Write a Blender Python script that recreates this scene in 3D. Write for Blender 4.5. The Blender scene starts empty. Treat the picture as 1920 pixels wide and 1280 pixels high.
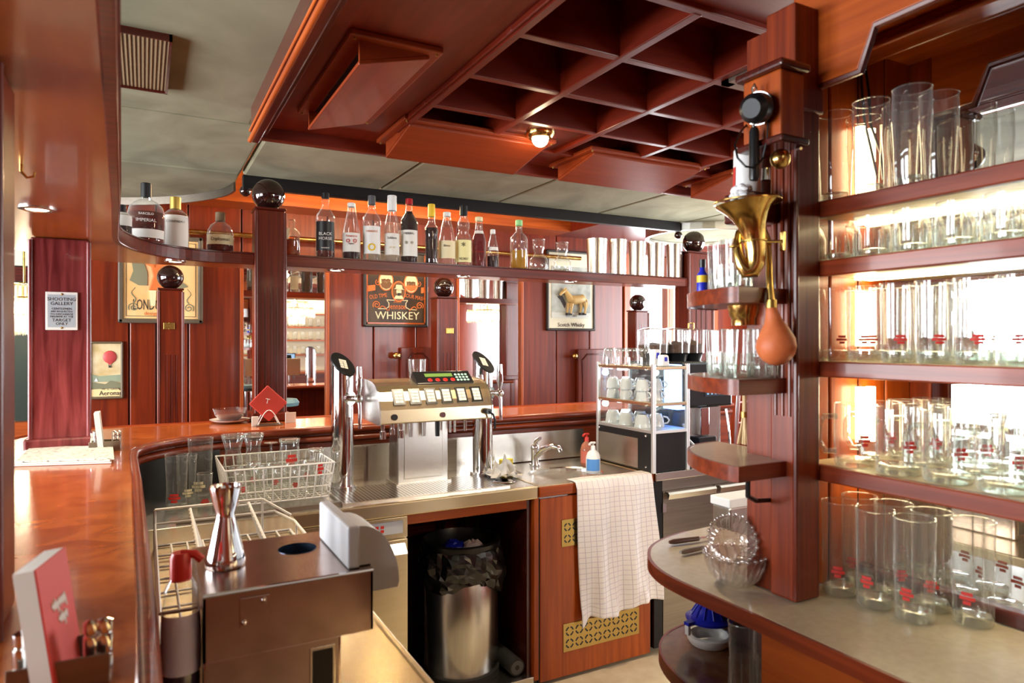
import bpy, bmesh, math, random
from mathutils import Vector, Matrix
sc = bpy.context.scene
COL = sc.collection
PI = math.pi
rnd = random.Random(7)

# ------------------------------------------------------------------ camera, world, light, exposure
CAM = Vector((0, 0, 1.55)); FPX = 1280.0
YAW = math.atan2(690, 1280); SN, CS = math.sin(YAW), math.cos(YAW)
cd = bpy.data.cameras.new('camera'); cam = bpy.data.objects.new('camera', cd); COL.objects.link(cam)
cam.location = CAM; cam.rotation_euler = (PI/2, 0, -YAW)
cd.sensor_width = 36; cd.lens = 36*FPX/1920; cd.clip_start = .02
cd.dof.use_dof = True; cd.dof.focus_distance = 3.2; cd.dof.aperture_fstop = 5.0
sc.camera = cam
w = bpy.data.worlds.new('world'); sc.world = w; w.use_nodes = True
w.node_tree.nodes['Background'].inputs[0].default_value = (.93, .97, 1, 1)
w.node_tree.nodes['Background'].inputs[1].default_value = 2.2
vs = sc.view_settings; vs.view_transform = 'Standard'; vs.look = 'None'; vs.exposure = 0.55; vs.gamma = 1; vs.use_curve_mapping = False
cy = sc.cycles
cy.max_bounces = 10; cy.diffuse_bounces = 3; cy.glossy_bounces = 5; cy.transmission_bounces = 8
cy.transparent_max_bounces = 40; cy.caustics_refractive = False; cy.caustics_reflective = False
cy.sample_clamp_indirect = 6; cy.use_denoising = True

def area(name, loc, rot, sx, sy, power, col=(1, 1, 1)):
    l = bpy.data.lights.new(name, 'AREA'); l.shape = 'RECTANGLE'; l.size = sx; l.size_y = sy; l.energy = power; l.color = col
    o = bpy.data.objects.new(name, l); o.location = loc; o.rotation_euler = rot; COL.objects.link(o); return o
def point(name, loc, power, col=(1, .78, .5), r=.03):
    l = bpy.data.lights.new(name, 'POINT'); l.energy = power; l.color = col; l.shadow_soft_size = r
    o = bpy.data.objects.new(name, l); o.location = loc; COL.objects.link(o); return o
def spot(name, loc, power, ang=110, col=(1, .8, .55), r=.03, rot=(0, 0, 0)):
    l = bpy.data.lights.new(name, 'SPOT'); l.energy = power; l.color = col; l.shadow_soft_size = r; l.spot_size = math.radians(ang); l.spot_blend = .6
    o = bpy.data.objects.new(name, l); o.location = loc; o.rotation_euler = rot; COL.objects.link(o); return o
DAY = (.92, .96, 1)
# daylight entering through the windows (each lamp fills a window opening)
for wx in (3.8,):
    area('window_daylight', (wx, -3.0, 1.55), (PI/2, 0, 0), 2.0, 1.5, 150, DAY)
for wy in (1.2, 3.6):
    area('window_daylight', (-3.42, wy, 1.6), (PI/2, 0, -PI/2), 1.9, 1.5, 170, DAY)
area('window_daylight', (5.45, 3.2, 1.6), (PI/2, 0, PI/2), 2.2, 1.6, 140, DAY)
area('window_daylight', (4.42, 4.98, 1.6), (-PI/2, 0, 0), .9, 1.3, 40, DAY)

# ------------------------------------------------------------------ helpers
def at(px, py, X=None, Y=None, Z=None, t=None):
    """world point seen at photo pixel (px,py) on a given real plane"""
    u = (px-960)/FPX; v = (640-py)/FPX
    dx, dy, dz = SN+u*CS, CS-u*SN, v
    if X is not None: t = X/dx
    elif Y is not None: t = Y/dy
    elif Z is not None: t = (Z-1.55)/dz
    return Vector((dx*t, dy*t, 1.55+dz*t))
def dist(px, py, **k):
    p = at(px, py, **k); return p.x*SN+p.y*CS
ORG = {}
class MB:
    def __init__(s): s.v = []; s.f = []
    def add(s, vs, fs):
        b = len(s.v); s.v += [tuple(p) for p in vs]; s.f += [tuple(b+i for i in f) for f in fs]; return s
    def box(s, x0, x1, y0, y1, z0, z1, M=None):
        p = [Vector((x, y, z)) for z in (z0, z1) for y in (y0, y1) for x in (x0, x1)]
        if M: p = [M @ q for q in p]
        return s.add(p, [(0, 2, 3, 1), (4, 5, 7, 6), (0, 1, 5, 4), (2, 6, 7, 3), (0, 4, 6, 2), (1, 3, 7, 5)])
    def lathe(s, prof, c=(0, 0, 0), seg=24, M=None, a0=0, a1=2*PI):
        full = abs(a1-a0-2*PI) < 1e-6; n = seg if full else seg+1; vs = []; fs = []
        for r, z in prof:
            for i in range(n):
                a = a0+(a1-a0)*i/seg; p = Vector((r*math.cos(a), r*math.sin(a), z))
                vs.append((M @ p if M else p)+Vector(c))
        for j in range(len(prof)-1):
            for i in range(seg):
                k = (i+1) % n
                fs.append((j*n+i, j*n+k, (j+1)*n+k, (j+1)*n+i))
        return s.add(vs, fs)
    def cyl(s, p0, p1, r0, r1=None, seg=16, cap=True):
        return s.tube([p0, p1], [r0, r0 if r1 is None else r1], seg, cap)
    def tube(s, pts, r, seg=8, cap=True, closed=False):
        P = [Vector(p) for p in pts]; n = len(P); R = r if isinstance(r, (list, tuple)) else [r]*n
        vs = []; fs = []; up = None
        for i in range(n):
            if closed: d = P[(i+1) % n]-P[i-1]
            else: d = P[min(i+1, n-1)]-P[max(i-1, 0)]
            d.normalize()
            if up is None: up = Vector((0, 0, 1)) if abs(d.z) < .9 else Vector((1, 0, 0))
            a = (up-d*up.dot(d)); a.normalize(); up = a; b = d.cross(a)
            for k in range(seg):
                t = 2*PI*k/seg; vs.append(P[i]+(a*math.cos(t)+b*math.sin(t))*R[i])
        for i in range(n if closed else n-1):
            j = (i+1) % n
            for k in range(seg):
                l = (k+1) % seg; fs.append((i*seg+k, i*seg+l, j*seg+l, j*seg+k))
        if cap and not closed:
            fs.append(tuple(range(seg-1, -1, -1))); fs.append(tuple((n-1)*seg+k for k in range(seg)))
        return s.add(vs, fs)
    def prism(s, poly, a, b, axis='z'):
        """polygon extruded along axis: z:(x,y) y:(x,z) x:(y,z)"""
        f = {'z': lambda p, h: (p[0], p[1], h), 'y': lambda p, h: (p[0], h, p[1]), 'x': lambda p, h: (h, p[0], p[1])}[axis]
        n = len(poly); vs = [f(p, a) for p in poly]+[f(p, b) for p in poly]
        fs = [tuple(range(n-1, -1, -1)), tuple(range(n, 2*n))]+[(i, (i+1) % n, n+(i+1) % n, n+i) for i in range(n)]
        return s.add(vs, fs)
    def ball(s, c, r, seg=20, rings=12, sq=(1, 1, 1)):
        vs = [(c[0], c[1], c[2]+r*sq[2])]; fs = []
        for j in range(1, rings):
            th = PI*j/rings
            for i in range(seg):
                a = 2*PI*i/seg; vs.append((c[0]+r*sq[0]*math.sin(th)*math.cos(a), c[1]+r*sq[1]*math.sin(th)*math.sin(a), c[2]+r*sq[2]*math.cos(th)))
        vs.append((c[0], c[1], c[2]-r*sq[2])); L = len(vs)-1
        for i in range(seg):
            k = (i+1) % seg; fs.append((0, 1+i, 1+k)); fs.append((L, L-seg+k, L-seg+i))
            for j in range(rings-2):
                fs.append((1+j*seg+i, 1+(j+1)*seg+i, 1+(j+1)*seg+k, 1+j*seg+k))
        return s.add(vs, fs)
    def xf(s, M, start=0):
        for i in range(start, len(s.v)): s.v[i] = tuple(M @ Vector(s.v[i]))
        return s
    def build(s, name, mat, parent=None, smooth=False, bevel=0, org=None, local=False, kind=None, seg=2):
        me = bpy.data.meshes.new(name)
        o = bpy.data.objects.new(name, me); COL.objects.link(o)
        if parent is not None:
            o.parent = parent; g = Vector((0, 0, 0)) if local else ORG[parent.name]; ORG[o.name] = ORG[parent.name]
        else:
            g = Vector(org) if org else Vector((0, 0, 0)); o.location = g; ORG[o.name] = g
        me.from_pydata([tuple(Vector(p)-g) for p in s.v], [], s.f)
        bm = bmesh.new(); bm.from_mesh(me); bmesh.ops.recalc_face_normals(bm, faces=bm.faces); bm.to_mesh(me); bm.free()
        if smooth:
            for p in me.polygons: p.use_smooth = True
            me.set_sharp_from_angle(angle=math.radians(42))
        me.materials.append(mat)
        if bevel:
            b = o.modifiers.new('bevel', 'BEVEL'); b.width = bevel; b.segments = seg; b.limit_method = 'ANGLE'; b.angle_limit = .6
        if kind: o['kind'] = kind
        return o
def thing(name, label, cat, loc=(0, 0, 0), group=None, kind=None):
    o = bpy.data.objects.new(name, None); COL.objects.link(o); o.location = loc; ORG[o.name] = Vector(loc); o.empty_display_size = .05
    if label: tag(o, label, cat, group)
    if kind: o['kind'] = kind
    return o
def tag(o, label, cat, group=None):
    o['label'] = label; o['category'] = cat
    if group: o['group'] = group
    return o
def kids(o): return [c for c in bpy.data.objects if c.parent == o]
CH = {}
def dup(root, loc, rotz=None, label=None):
    if root.name not in CH: CH[root.name] = [(c, kids(c)) for c in kids(root)]
    r = root.copy(); COL.objects.link(r); r.location = loc
    if rotz is not None: r.rotation_euler = (0, 0, rotz)
    if label: r['label'] = label
    for c, gs in CH[root.name]:
        d = c.copy(); COL.objects.link(d); d.parent = r
        for g in gs:
            e = g.copy(); COL.objects.link(e); e.parent = d
    return r
def text(s, size, loc, mat, parent, rot=(PI/2, 0, 0), ext=.0006, name='lettering', align='CENTER', sx=1):
    cu = bpy.data.curves.new('lettering_outline', 'FONT'); cu.body = s; cu.size = size; cu.extrude = ext; cu.align_x = align; cu.align_y = 'CENTER'; cu.resolution_u = 2
    t = bpy.data.objects.new('lettering_outline', cu); me = bpy.data.meshes.new_from_object(t); bpy.data.objects.remove(t); bpy.data.curves.remove(cu)
    me.name = name; me.materials.clear(); me.materials.append(mat); o = bpy.data.objects.new(name, me); COL.objects.link(o); o.parent = parent; o['kind'] = 'stuff'
    o.location = Vector(loc)-ORG[parent.name]; o.rotation_euler = rot; o.scale = (sx, 1, 1); return o
def offset(path, d):
    out = []
    for i, p in enumerate(path):
        a = path[max(i-1, 0)]; b = path[min(i+1, len(path)-1)]
        dx, dy = b[0]-a[0], b[1]-a[1]; l = math.hypot(dx, dy); out.append((p[0]+dy/l*d, p[1]-dx/l*d))
    return out
def cr(P, k=4):
    """smooth open curve through the points"""
    out = []; n = len(P)
    for i in range(n-1):
        a, b, c, d = P[max(i-1, 0)], P[i], P[i+1], P[min(i+2, n-1)]
        for j in range(k):
            t = j/k; out.append(tuple(.5*(2*b[q]+(c[q]-a[q])*t+(2*a[q]-5*b[q]+4*c[q]-d[q])*t*t+(3*b[q]-a[q]-3*c[q]+d[q])*t**3) for q in (0, 1)))
    return out+[P[-1]]
def arc(cx, cy, r, a0, a1, n, ry=None):
    return [(cx+r*math.cos(math.radians(a0+(a1-a0)*i/n)), cy+(ry or r)*math.sin(math.radians(a0+(a1-a0)*i/n))) for i in range(n+1)]
ORDN = ['first', 'second', 'third', 'fourth', 'fifth', 'sixth', 'seventh', 'eighth', 'ninth', 'tenth', 'eleventh', 'twelfth']

# ------------------------------------------------------------------ materials
def nt(name):
    m = bpy.data.materials.new(name); m.use_nodes = True; t = m.node_tree
    return m, t, t.nodes['Principled BSDF']
def N(t, typ, **k):
    n = t.nodes.new(typ)
    for a, b in k.items(): setattr(n, a, b)
    return n
def pm(name, col, rough=.5, metal=0, coat=0, emit=None, estr=0, spec=.5, trans=0, ior=1.45, sheen=0):
    m, t, p = nt(name); p.inputs['Base Color'].default_value = (*col, 1); p.inputs['Roughness'].default_value = rough
    p.inputs['Metallic'].default_value = metal; p.inputs['Coat Weight'].default_value = coat; p.inputs['Coat Roughness'].default_value = .06
    p.inputs['Specular IOR Level'].default_value = spec; p.inputs['Transmission Weight'].default_value = trans; p.inputs['IOR'].default_value = ior
    if sheen: p.inputs['Sheen Weight'].default_value = sheen
    if emit: p.inputs['Emission Color'].default_value = (*emit, 1); p.inputs['Emission Strength'].default_value = estr
    return m
def varied(name, c1, c2, scale=(8, 8, 8), rough=.5, metal=0, coat=0, bump=.0, detail=5, lo=.35, hi=.65, rvar=0, fine=None, dist=0, bscale=1):
    """noise driven colour between c1 and c2 with optional bump"""
    m, t, p = nt(name)
    tc = N(t, 'ShaderNodeTexCoord'); mp = N(t, 'ShaderNodeMapping'); mp.inputs['Scale'].default_value = scale
    t.links.new(tc.outputs['Object'], mp.inputs['Vector'])
    no = N(t, 'ShaderNodeTexNoise'); no.inputs['Scale'].default_value = 1; no.inputs['Detail'].default_value = detail; no.inputs['Distortion'].default_value = dist
    t.links.new(mp.outputs[0], no.inputs['Vector'])
    cr = N(t, 'ShaderNodeValToRGB'); cr.color_ramp.elements[0].position = lo; cr.color_ramp.elements[1].position = hi
    cr.color_ramp.elements[0].color = (*c1, 1); cr.color_ramp.elements[1].color = (*c2, 1)
    t.links.new(no.outputs[0], cr.inputs[0]); t.links.new(cr.outputs[0], p.inputs['Base Color'])
    p.inputs['Roughness'].default_value = rough; p.inputs['Metallic'].default_value = metal; p.inputs['Coat Weight'].default_value = coat; p.inputs['Coat Roughness'].default_value = .08
    if not metal: p.inputs['Specular IOR Level'].default_value = .34
    if rvar:
        mr = N(t, 'ShaderNodeMapRange'); mr.inputs['To Min'].default_value = rough-rvar; mr.inputs['To Max'].default_value = rough+rvar
        t.links.new(no.outputs[0], mr.inputs[0]); t.links.new(mr.outputs[0], p.inputs['Roughness'])
    if bump:
        bp = N(t, 'ShaderNodeBump'); bp.inputs['Strength'].default_value = bump; bp.inputs['Distance'].default_value = .002*bscale
        t.links.new(no.outputs[0], bp.inputs['Height']); t.links.new(bp.outputs[0], p.inputs['Normal'])
    return m
def grain(axis, a=2.2, b=70):
    s = [b, b, b]; s['xyz'.index(axis)] = a; return tuple(s)
def wood(name, c1, c2, axis='z', rough=.34, coat=.12, bump=.10, a=2.2, b=60):
    return varied(name, c1, c2, grain(axis, a, b), rough, 0, coat, bump, 6, .3, .72, 0, dist=.6)
MAH1, MAH2 = (.06, .006, .002), (.17, .019, .0035)
W = {ax: wood('mahogany_'+ax, MAH1, MAH2, ax) for ax in 'xyz'}
WP = wood('mahogany_wall_panel', (.095, .009, .002), (.215, .026, .004), 'z', .33, .14, .2, 1.4, 30)
WO = {ax: wood('orange_wood_lit_tone_'+ax, (.27, .043, .005), (.46, .092, .010), ax, .34, .12, .12, 2.5, 40) for ax in 'xyz'}  # lit variant of the mahogany, warm orange light in its colour
WC = {ax: wood('ceiling_mahogany_'+ax, (.11, .0085, .002), (.18, .016, .003), ax, .38, .08, .04, 3, 30) for ax in 'xyz'}
WM = {ax: wood('mid_mahogany_'+ax, (.11, .013, .003), (.255, .036, .006), ax) for ax in 'xyz'}
WV = {ax: wood('light_mahogany_'+ax, (.20, .027, .005), (.28, .042, .008), ax, .36, .1, .04, 3, 30) for ax in 'xyz'}
WD = {ax: wood('dark_mahogany_'+ax, (.035, .005, .003), (.10, .012, .006), ax, .25, .4, .1) for ax in 'xyz'}
PURP = wood('weathered_oak_with_sheen', (.09, .007, .008), (.25, .045, .045), 'z', .34, .25, .5, 3.5, 42)  # purple-pink sheen mixed into the mottled grain colour
BURL = varied('burl_counter', (.26, .046, .007), (.50, .125, .022), (9, 9, 9), .22, 0, .4, .03, 7, .3, .7, dist=1.2)
SOFF = varied('gantry_underside_veneer', (.28, .060, .007), (.40, .10, .012), (14, 3, 14), .28, 0, .25, .03, 5, .3, .7, dist=.5)
FABRIC = varied('grey_green_suede', (.19, .178, .11), (.34, .325, .215), (3.2, 2.2, 3), .95, 0, 0, .25, 8, .3, .72, dist=.8)
GRILLE = None
STEEL = varied('brushed_steel', (.62, .59, .54), (.66, .63, .58), (3, 90, 90), .27, 1, 0, 0, 2)
STEELV = varied('brushed_steel_vertical', (.64, .62, .58), (.68, .66, .62), (90, 90, 3), .25, 1, 0, 0, 2)
GOLDLIT = varied('gold_steel_warm_light_tint', (.70, .575, .36), (.74, .615, .40), (3, 90, 90), .27, 1, 0, 0, 2)  # steel tinted gold, warm amber light mixed into its colour
DSTEEL = varied('dark_brushed_steel', (.25, .21, .17), (.28, .24, .195), (3, 90, 90), .34, 1, 0, 0, 2)
CHROME = pm('chrome', (.85, .85, .86), .07, 1)
BRASS = varied('old_brass', (.55, .34, .09), (.80, .55, .19), (30, 30, 30), .2, 1, 0, 0, 4, rvar=.08)
BRASSD = pm('brass_plate', (.42, .27, .075), .4, 1)
BLACK = pm('black_plastic', (.012, .012, .013), .3)
BLACKM = pm('black_metal', (.02, .018, .018), .4, .6)
RUBBER = pm('black_rubber', (.02, .02, .02), .7)
BAKE = pm('black_bakelite', (.008, .008, .009), .38, spec=.3)
BALL = pm('dark_lacquered_wood_ball', (.018, .005, .004), .06, 0, .8)
WHITEP = pm('white_plastic', (.82, .82, .80), .35)
WIRE = pm('white_coated_wire', (.85, .82, .77), .4)
CERAM = pm('white_porcelain', (.80, .78, .74), .15, 0, .3)
PAPER = pm('white_paper', (.80, .78, .72), .8)
CREAM = pm('cream_label', (.78, .68, .42), .6)
KEYW = pm('ivory_key', (.88, .82, .68), .5)
YEL = pm('yellow_plastic', (.80, .52, .03), .4)
RED = pm('red_plastic', (.62, .03, .02), .35)
REDCARD = pm('red_card', (.55, .045, .03), .55)
BLUE = pm('blue_plastic', (.01, .02, .45), .35)
GREY = pm('grey_white_plastic', (.55, .56, .58), .4)
INK = pm('dark_ink', (.03, .025, .025), .7)
INKW = pm('white_ink', (.85, .85, .82), .7)
INKR = pm('red_ink', (.55, .03, .02), .6)
INKG = pm('gold_ink', (.80, .62, .22), .5)
INKO = pm('orange_ink', (.62, .15, .03), .6)
ORUB = varied('orange_rubber', (.52, .12, .035), (.60, .16, .055), (30, 30, 30), .5, 0, 0, .1)
LAM = varied('beige_laminate', (.44, .38, .28), (.50, .44, .33), (60, 60, 60), .3, 0, .2)
FLOOR = varied('pale_floor', (.60, .48, .30), (.70, .58, .38), (12, 12, 12), .35, 0, .1)
GREEN = pm('dark_green_wall_paint', (.012, .022, .013), .5)
CEIL = pm('pale_ceiling_paint', (.6, .58, .52), .8)
RUST = pm('brown_rug', (.1, .04, .02), .9)
MIRROR = pm('mirror_glass', (.9, .9, .9), .015, 1)
ALU = pm('pale_aluminium', (.78, .78, .77), .38, .9)
BAG = varied('black_bin_bag', (.008, .008, .009), (.02, .02, .02), (20, 20, 20), .14, 0, .5)
def glassy(name, tint=(.97, .98, .97), edge=(.72, .75, .72), k=1.0, rough=.02, base=.05, refl=(1, 1, 1), edge_light=.38):
    m = bpy.data.materials.new(name); m.use_nodes = True; t = m.node_tree; t.nodes.remove(t.nodes['Principled BSDF'])
    out = t.nodes['Material Output']; mx = N(t, 'ShaderNodeMixShader'); tr = N(t, 'ShaderNodeBsdfTransparent'); gl = N(t, 'ShaderNodeBsdfGlossy')
    gl.inputs['Roughness'].default_value = rough; gl.inputs['Color'].default_value = (*refl, 1)
    lw = N(t, 'ShaderNodeLayerWeight'); lw.inputs['Blend'].default_value = .5
    pw = N(t, 'ShaderNodeMath', operation='POWER'); pw.inputs[1].default_value = 3.2
    t.links.new(lw.outputs['Facing'], pw.inputs[0])
    ml = N(t, 'ShaderNodeMath', operation='MULTIPLY_ADD'); ml.inputs[1].default_value = .75*k; ml.inputs[2].default_value = base
    t.links.new(pw.outputs[0], ml.inputs[0])
    mc = N(t, 'ShaderNodeMix', data_type='RGBA'); mc.inputs[6].default_value = (*tint, 1); mc.inputs[7].default_value = (*edge, 1)
    t.links.new(pw.outputs[0], mc.inputs[0]); t.links.new(mc.outputs[2], tr.inputs['Color'])
    df = N(t, 'ShaderNodeBsdfDiffuse'); df.inputs['Color'].default_value = (.95, .95, .92, 1); m2 = N(t, 'ShaderNodeMixShader'); mf = N(t, 'ShaderNodeMath', operation='MULTIPLY_ADD'); mf.inputs[1].default_value = edge_light; mf.inputs[2].default_value = edge_light*.06  # diffuse white at the edges stands in for light refracted by the glass
    t.links.new(pw.outputs[0], mf.inputs[0]); t.links.new(mf.outputs[0], m2.inputs[0]); t.links.new(tr.outputs[0], m2.inputs[1]); t.links.new(df.outputs[0], m2.inputs[2])
    t.links.new(ml.outputs[0], mx.inputs[0]); t.links.new(m2.outputs[0], mx.inputs[1]); t.links.new(gl.outputs[0], mx.inputs[2])
    t.links.new(mx.outputs[0], out.inputs['Surface']); return m
GLASS = glassy('clear_glass')
GBASE = glassy('thick_glass_base', (.86, .89, .86), (.45, .50, .46), 1.2, .05, .14)
GPANE = glassy('window_pane_glass', (.97, .98, .98), (.8, .85, .85), .6, .01, .03, edge_light=0)
GTEAL = glassy('teal_tinged_glass', (.955, .975, .972), (.7, .8, .79), .6, .02, .05, edge_light=.04)
GCUT = glassy('pressed_glass', (.93, .90, .88), (.5, .46, .44), 1.3, .06, .14)
def liquid(name, col, depth=.35):
    m = bpy.data.materials.new(name); m.use_nodes = True; t = m.node_tree; p = t.nodes['Principled BSDF']; out = t.nodes['Material Output']
    p.inputs['Base Color'].default_value = (*col, 1); p.inputs['Roughness'].default_value = .08
    tr = N(t, 'ShaderNodeBsdfTransparent'); tr.inputs['Color'].default_value = (*[c**.5 for c in col], 1)
    mx = N(t, 'ShaderNodeMixShader'); mx.inputs[0].default_value = depth
    t.links.new(tr.outputs[0], mx.inputs[1]); t.links.new(p.outputs[0], mx.inputs[2]); t.links.new(mx.outputs[0], out.inputs['Surface']); return m
L_RUM = liquid('dark_rum', (.16, .018, .004)); L_AMB = liquid('amber_liquor', (.42, .10, .012)); L_COLA = liquid('dark_liqueur', (.03, .004, .004), .6)
L_RED = liquid('red_syrup', (.28, .008, .012)); L_YEL = liquid('yellow_liquor', (.70, .42, .02)); L_CLR = liquid('clear_liquor', (.85, .82, .80), .06)
L_TEA = liquid('tea', (.22, .03, .004), .6); L_PUR = liquid('purple_syrup', (.03, .008, .06), .7)
def glow(name, col, s): return pm(name, (.02, .02, .02), .5, emit=col, estr=s)
LAMPW = glow('warm_lamp', (1, .80, .50), 14); LAMPS = glow('warm_shelf_strip', (1, .80, .46), 16); LAMPC = glow('cool_lamp', (.85, .92, 1), 6); LEDB = glow('blue_led', (.12, .30, 1), 9)
LEDW = glow('blue_white_led_panel', (.32, .55, 1), 3.2); SCRG = glow('green_lcd', (.25, .42, .05), .8); SCRB = glow('blue_screen', (.35, .6, .9), .7)
LEDR = glow('red_display', (1, .08, .02), 4)

# towel, perforated tray, ribbed grille
def towel_mat():
    m, t, p = nt('checked_towel_cloth'); tc = N(t, 'ShaderNodeTexCoord'); sp = N(t, 'ShaderNodeSeparateXYZ'); t.links.new(tc.outputs['UV'], sp.inputs[0])
    fac = None
    for o in ('X', 'Y'):
        ml = N(t, 'ShaderNodeMath', operation='MULTIPLY'); ml.inputs[1].default_value = 15 if o == 'X' else 25; t.links.new(sp.outputs[o], ml.inputs[0])
        fr = N(t, 'ShaderNodeMath', operation='FRACT'); t.links.new(ml.outputs[0], fr.inputs[0])
        lt = N(t, 'ShaderNodeMath', operation='LESS_THAN'); lt.inputs[1].default_value = .09; t.links.new(fr.outputs[0], lt.inputs[0])
        if fac is None: fac = lt
        else:
            mx = N(t, 'ShaderNodeMath', operation='MAXIMUM'); t.links.new(fac.outputs[0], mx.inputs[0]); t.links.new(lt.outputs[0], mx.inputs[1]); fac = mx
    mc = N(t, 'ShaderNodeMix', data_type='RGBA'); mc.inputs[6].default_value = (.90, .83, .79, 1); mc.inputs[7].default_value = (.60, .53, .56, 1)
    t.links.new(fac.outputs[0], mc.inputs[0]); t.links.new(mc.outputs[2], p.inputs['Base Color']); p.inputs['Roughness'].default_value = .95
    return m
TOWEL = towel_mat()
def holes_mat(name, scale, r, c1, c2, metal=1):
    m, t, p = nt(name); tc = N(t, 'ShaderNodeTexCoord'); vo = N(t, 'ShaderNodeTexVoronoi', voronoi_dimensions='2D'); vo.inputs['Scale'].default_value = scale; vo.inputs['Randomness'].default_value = 0
    t.links.new(tc.outputs['Object'], vo.inputs['Vector'])
    lt = N(t, 'ShaderNodeMath', operation='LESS_THAN'); lt.inputs[1].default_value = r; t.links.new(vo.outputs['Distance'], lt.inputs[0])
    mc = N(t, 'ShaderNodeMix', data_type='RGBA'); mc.inputs[6].default_value = (*c1, 1); mc.inputs[7].default_value = (*c2, 1)
    t.links.new(lt.outputs[0], mc.inputs[0]); t.links.new(mc.outputs[2], p.inputs['Base Color']); p.inputs['Metallic'].default_value = metal; p.inputs['Roughness'].default_value = .28
    bp = N(t, 'ShaderNodeBump', invert=True); bp.inputs['Strength'].default_value = .6; bp.inputs['Distance'].default_value = .002; t.links.new(lt.outputs[0], bp.inputs['Height']); t.links.new(bp.outputs[0], p.inputs['Normal'])
    return m
PERF = holes_mat('perforated_steel', 62, .36, (.60, .57, .51), (.03, .03, .03))
def ribs_mat(name, scale, c1, c2, axis='x', rough=.9):
    m, t, p = nt(name); tc = N(t, 'ShaderNodeTexCoord'); wv = N(t, 'ShaderNodeTexWave', bands_direction=axis.upper()); wv.inputs['Scale'].default_value = scale; wv.inputs['Distortion'].default_value = .6; wv.inputs['Detail Scale'].default_value = 6
    t.links.new(tc.outputs['Object'], wv.inputs['Vector']); mc = N(t, 'ShaderNodeMix', data_type='RGBA'); mc.inputs[6].default_value = (*c1, 1); mc.inputs[7].default_value = (*c2, 1)
    t.links.new(wv.outputs['Fac'], mc.inputs[0]); t.links.new(mc.outputs[2], p.inputs['Base Color']); p.inputs['Roughness'].default_value = rough
    bp = N(t, 'ShaderNodeBump'); bp.inputs['Strength'].default_value = .5; bp.inputs['Distance'].default_value = .004; t.links.new(wv.outputs['Fac'], bp.inputs['Height']); t.links.new(bp.outputs[0], p.inputs['Normal'])
    return m
RIBS = ribs_mat('brown_ribbed_speaker_cloth', 28, (.10, .055, .02), (.26, .16, .07))
NEWS = varied('printed_newspaper', (.10, .09, .08), (.78, .72, .60), (60, 300, 300), .8, 0, 0, 0, 3, .40, .44)

# ------------------------------------------------------------------ setting
def struct(name, mb, mat, **k):
    o = mb.build(name, mat, **k); o['kind'] = 'structure'; return o
def sroot(name, loc=(0, 0, 0)):
    return thing(name, None, None, loc, kind='structure')
fl = struct('floor', MB().box(0, 3.4, -.4, 3.3, -.06, 0), FLOOR)
struct('floor', MB().box(-3.6, 0, -3.2, 7, -.06, 0).box(3.4, 5.6, -3.2, 7, -.06, 0).box(0, 3.4, 3.3, 7, -.06, 0).box(0, 3.4, -3.2, -.4, -.06, 0), wood('dark_floor_boards', (.05, .02, .01), (.12, .045, .02), 'x', .35, .1))
def X5(px, Y=4.97): return at(px, 600, Y=Y).x
wb = sroot('wall_back')
MB().box(X5(100), X5(1170), 5.0, 5.06, 0, 2.95).build('backing', WD['z'], wb)
segs = [(100, 242), (242, 293), (293, 353), (353, 453), (614, 700), (700, 781), (781, 858), (978, 1043), (1043, 1105), (1105, 1168)]
for a, b in segs:
    MB().box(X5(a)+.004, X5(b)-.004, 4.97, 5.0, 0, 2.95).build('panel', WP, wb, bevel=.006)
for a, b in ((453, 614), (858, 978)):
    MB().box(X5(a)+.004, X5(b)-.004, 4.97, 5.0, 0, .93).build('panel', WP, wb, bevel=.006)
    MB().box(X5(a)+.004, X5(b)-.004, 4.97, 5.0, 2.12, 2.95).build('panel', WP, wb, bevel=.006)
for nm, a, b in (('mirror strip on the panelled wall behind the tall fluted column', 453, 614), ('mirror strip on the panelled wall right of the whiskey sign', 858, 978)):
    r = thing('wall_mirror', nm, 'mirror', (X5(a), 4.97, .93))
    MB().box(X5(a), X5(b), 4.985, 4.998, .93, 2.12).build('mirror_pane', MIRROR, r)
    for q in (a, b):
        MB().box(X5(q)-.012, X5(q)+.012, 4.955, 4.999, .93, 2.12).build('frame_strip', WO['z'], r, bevel=.004)
# window at the right end of the back wall
x0, x1 = X5(1170), X5(1345)
wr = sroot('wall_back_right')
MB().box(x0, x1, 4.97, 5.06, 0, .8).build('panel', WP, wr); MB().box(x0, x1, 4.97, 5.06, 2.35, 2.95).build('panel', WP, wr); MB().box(x1, 5.6, 4.97, 5.06, 0, 2.95).build('panel', WP, wr)
wn = sroot('window_1')
MB().box(x0, x1, 5.02, 5.026, .85, 2.3).build('pane', GPANE, wn)
for a, b in ((x0, x0+.07), (X5(1253), X5(1262)), (x1-.07, x1)):
    MB().box(a, b, 4.96, 5.06, .8, 2.35).build('window_frame', WO['z'], wn, bevel=.005)
MB().box(x0, x1, 4.94, 5.06, .78, .85).build('window_sill', WO['x'], wn, bevel=.005)
struct('wall_left', MB().box(-3.6, -3.5, -3.2, 7, 0, .85).box(-3.6, -3.5, -3.2, 7, 2.35, 2.95).box(-3.6, -3.5, -3.2, .2, .85, 2.35).box(-3.6, -3.5, 2.2, 2.6, .85, 2.35).box(-3.6, -3.5, 4.6, 7, .85, 2.35), WP)
for i, (a, b) in enumerate(((.2, 2.2), (2.6, 4.6))):
    g = sroot('window_%d' % (i+2)); MB().box(-3.56, -3.555, a, b, .85, 2.35).build('pane', GPANE, g)
    m = MB()
    for q in (a, (a+b)/2-.03, b-.06): m.box(-3.58, -3.49, q, q+.06, .85, 2.35)
    m.build('window_frame', WO['z'], g)
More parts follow.
